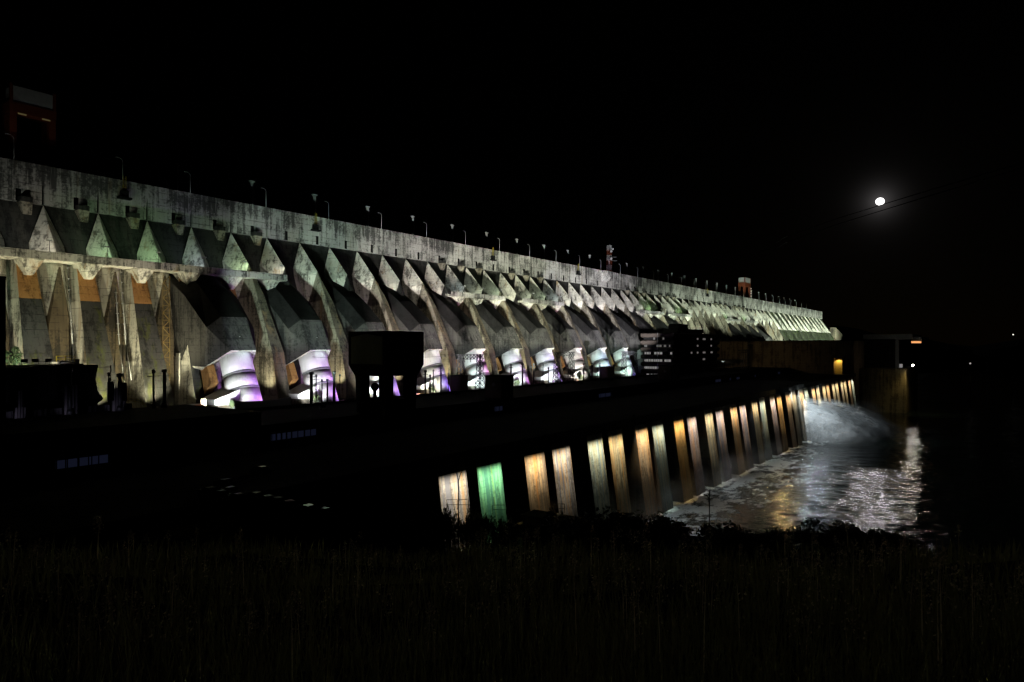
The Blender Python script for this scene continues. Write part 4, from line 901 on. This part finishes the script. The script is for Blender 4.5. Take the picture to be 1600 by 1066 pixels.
b = MB(); tp = pt(1108.5, 766, 96); b.tube((f.x,f.y,ground(f.x,f.y)), tp, .13, .09, 8); b.path([pt(1108,788,96), pt(1107,778,96), pt(1105,774.5,96)], .07); b.build('pole', M['darksteel'], t)
b = MB(); b.bar(pt(1105.2,774.5,96), pt(1100,773,96), .14); b.build('lamp_head', M['darksteel'], t)
for px0, px1, py, Z, lab in ((698,732,787,150,'dark railing at the foot of the leftmost lit pier'),(770,791,795,158,'dark railing at the foot of the green lit pier'),(866,882,793,164,'dark railing by the hut at the foot of the fourth pier')):
    a, c = pt(px0,py,Z), pt(px1,py+2,Z); a.z = c.z = (a.z+c.z)/2-1.2; railing([tuple(a), tuple(c)], 2.6 if False else 2.2, lab, 'darksteel')
a = pt(846, 820, 152); t = thing('hut', (a.x, a.y, a.z-3), 'low dark hut at the foot of the orange lit pier', 'hut')
b = MB(); y_ = a.y; b.box(a.x, a.x-5, y_, y_+5, a.z-6, a.z+1.2); b.build('wall', M['dark'], t); b = MB(); b.box(a.x+.4, a.x-5.4, y_-.4, y_+5.4, a.z+1.21, a.z+1.6); b.build('roof', M['roof'], t)
# ------------------------------------------------------------------ shrubs and grass
leafm = bpy.data.materials.new('leaf'); leafm.use_nodes = True; t = NT(leafm); g = t.n.new('ShaderNodeNewGeometry')
t.l.new(t.mix(g.outputs['Random Per Island'], (.025,.04,.012), (.07,.10,.03)), t.n['Principled BSDF'].inputs['Base Color']); t.n['Principled BSDF'].inputs['Roughness'].default_value = .6
barkm = plain('bark', (.05,.04,.03), .9)
def crown_mesh(seed, rx, h, n, leaf):
    r = random.Random(seed); m = MB(); cl = [(Vector((r.gauss(0,.42)*rx, r.gauss(0,.42)*rx, h*(.35+.55*r.random()))), r.uniform(.25,.5)*rx) for _ in range(11)]
    for _ in range(n):
        c, q = r.choice(cl); d = Vector((r.gauss(0,1), r.gauss(0,1), r.gauss(0,.8))).normalized()*q*r.random()**.4; p = c+d; p.z = max(.1, p.z)
        u = Vector((r.gauss(0,1), r.gauss(0,1), r.gauss(0,1))).normalized(); v = u.orthogonal().normalized(); s = leaf*r.uniform(.6,1.5)
        m.poly([p-u*s, p+v*s*.45, p+u*s, p-v*s*.45])
    return m.mesh('crown', leafm, fix=False)
def stem_mesh(seed, h):
    r = random.Random(seed); m = MB()
    for k in range(4): a = r.uniform(0,6.28); m.path([(0,0,-.4), (.2*math.cos(a),.2*math.sin(a),h*.3), (.7*math.cos(a),.7*math.sin(a),h*.75)], .05, 5)
    return m.mesh('stem', barkm)
cms = [crown_mesh(i, 2.6, 3.4, 2600, .16) for i in range(4)]; sms = [stem_mesh(i, 3.2) for i in range(4)]
SH = [(905,808),(932,812),(958,801),(984,800),(1010,804),(1034,818),(1058,834),(1084,843),(1120,824),(1146,823),(1172,824),(1200,836),(1230,832),(1265,829),(1300,827),(1335,828),(1365,832),(1395,840),(1420,853)]
for i, (px, py) in enumerate(SH):
    Z = rnd.uniform(36, 43); p = pt(px, py-3+rnd.uniform(-5, 3), Z); g0 = ground(p.x, p.y)-.1; hh = max(.6, p.z-g0)
    t = thing('shrub', (p.x, p.y, g0), '%s dark leafy shrub from the left on the bank in front of the river' % ORD[i], 'shrub', 'shrubs along the river bank', rz=rnd.uniform(0,6)); t.scale = (rnd.uniform(.5,.8), rnd.uniform(.5,.8), hh/3.9)
    for nm, me in (('crown', cms[i % 4]), ('stem', sms[i % 4])): o = bpy.data.objects.new(nm, me); C.objects.link(o); o.parent = t
for i, (px, py) in enumerate(((690,792),(704,790),(722,786),(738,790),(752,800),(768,801),(786,806),(800,808),(890,814),(902,816))):
    Z = 143+i*1.5; p = pt(px, py, Z); g0 = ground(p.x, p.y)-.1; hh = max(.8, p.z-g0)
    t = thing('shrub', (p.x, p.y, g0), '%s dark shrub from the left at the feet of the leftmost lit piers' % ORD[i], 'shrub', 'shrubs at the feet of the piers', rz=rnd.uniform(0,6)); t.scale = (.9, .9, hh/3.9)
    for nm, me in (('crown', cms[i % 4]), ('stem', sms[i % 4])): o = bpy.data.objects.new(nm, me); C.objects.link(o); o.parent = t
yq = Yat(20, 226); t = thing('tree', (-226, yq, UPD), 'small leafy tree lit bright green at the left foot of the dam', 'tree'); tz = t
for nm, me in (('crown', crown_mesh(9, 3.2, 12, 2600, .3)), ('trunk', stem_mesh(9, 9))): o = bpy.data.objects.new(nm, me); C.objects.link(o); o.parent = t
t.location.z = -11.5; foot(yq-3.5, 219, (-226, yq+.5, -6), 12000, (.25,1,.55), 46); bpy.context.scene.collection.objects
for i, (k, dy) in enumerate(((0,-8.5),(1,-8.5),(3,-9),(5,-9),(7,-9),(8,-9.5))):
    y = HOODS[k]+dy; t = thing('shrub', (-212.5, y, UPD), '%s small green shrub from the left lit at the foot of the penstocks' % ORD[i], 'shrub', 'shrubs at the foot of the penstocks'); t.scale = (.6,.6,1.0)
    for nm, me in (('crown', cms[i % 4]), ('stem', sms[i % 4])): o = bpy.data.objects.new(nm, me); C.objects.link(o); o.parent = t
rng = np.random.default_rng(5)
gv, gf = [], []
def blade(p, h, lean, wd):
    o = len(gv); a = rng.uniform(0, 6.28); d = np.array([math.cos(a), math.sin(a), 0]); s = np.array([-d[1], d[0], 0])*wd
    gv.extend([p-s, p+s, p+d*lean*.35+s*.7+np.array([0,0,h*.6]), p+d*lean*.35-s*.7+np.array([0,0,h*.6]), p+d*lean+np.array([0,0,h])]); gf.extend([(o,o+1,o+2,o+3), (o+3,o+2,o+4)])
def scatter(n, rmin, rmax):
    out = []
    while len(out) < n:
        r = rmin*(rmax/rmin)**rng.random(); a = rng.uniform(-.80, .80); d = FW*math.cos(a)+RT*math.sin(a); x, y = d.x*r, d.y*r
        out.append((x, y, ground(x, y), r))
    return out
for x, y, z, r in scatter(26000, 2.6, 46): blade(np.array([x, y, z-.05]), rng.uniform(.35, 1.0)*(1 if r > 6 else .7), rng.uniform(.05, .4), .006+.0009*r)
gm2 = bpy.data.materials.new('dry_grass'); gm2.use_nodes = True; t = NT(gm2); g = t.n.new('ShaderNodeNewGeometry')
t.l.new(t.mix(g.outputs['Random Per Island'], (.035,.045,.014), (.10,.085,.04)), t.n['Principled BSDF'].inputs['Base Color']); t.n['Principled BSDF'].inputs['Roughness'].default_value = .7
tr = t.n.new('ShaderNodeBsdfTranslucent'); tr.inputs[0].default_value = (.36,.36,.14,1); mxs = t.n.new('ShaderNodeMixShader'); mxs.inputs[0].default_value = .55
t.l.new(t.n['Principled BSDF'].outputs[0], mxs.inputs[1]); t.l.new(tr.outputs[0], mxs.inputs[2]); t.l.new(mxs.outputs[0], t.n['Material Output'].inputs[0])
me = bpy.data.meshes.new('grass'); me.from_pydata([tuple(v) for v in gv], [], gf); me.materials.append(gm2); o = bpy.data.objects.new('grass', me); C.objects.link(o); tag(o, 'tall dark grass covering the slope in the foreground', 'grass', kind='stuff')
gv, gf = [], []
for x, y, z, r in scatter(300, 7, 44):
    h = rng.uniform(.9, 1.5)*(1 if r > 7 else .75); p = np.array([x, y, z]); blade(p, h, .1, .005+.0004*r); top = p+np.array([rng.uniform(-.1,.1), rng.uniform(-.1,.1), h])
    for q in range(46):
        f = rng.random(); c = top-np.array([0,0,f*.42])+rng.normal(0, .02+.075*f, 3); s = .007+.00055*r; o_ = len(gv)
        u = rng.normal(0,1,3); u /= np.linalg.norm(u); v = np.cross(u, [.3,.5,.8]); v /= np.linalg.norm(v)
        gv.extend([c-u*s*1.8, c+v*s, c+u*s*1.8, c-v*s]); gf.append((o_,o_+1,o_+2,o_+3))
seedm = plain('grass_seed', (.42,.35,.24), .8); t = NT(seedm); tr = t.n.new('ShaderNodeBsdfTranslucent'); tr.inputs[0].default_value = (.80,.68,.46,1)
mxs = t.n.new('ShaderNodeMixShader'); mxs.inputs[0].default_value = .6; t.l.new(t.n['Principled BSDF'].outputs[0], mxs.inputs[1]); t.l.new(tr.outputs[0], mxs.inputs[2]); t.l.new(mxs.outputs[0], t.n['Material Output'].inputs[0])
me = bpy.data.meshes.new('grass_seed_heads'); me.from_pydata([tuple(v) for v in gv], [], gf); me.materials.append(seedm); o = bpy.data.objects.new('grass_seed_heads', me); C.objects.link(o); tag(o, 'pale feathery seed heads standing above the dark grass', 'grass', kind='stuff')
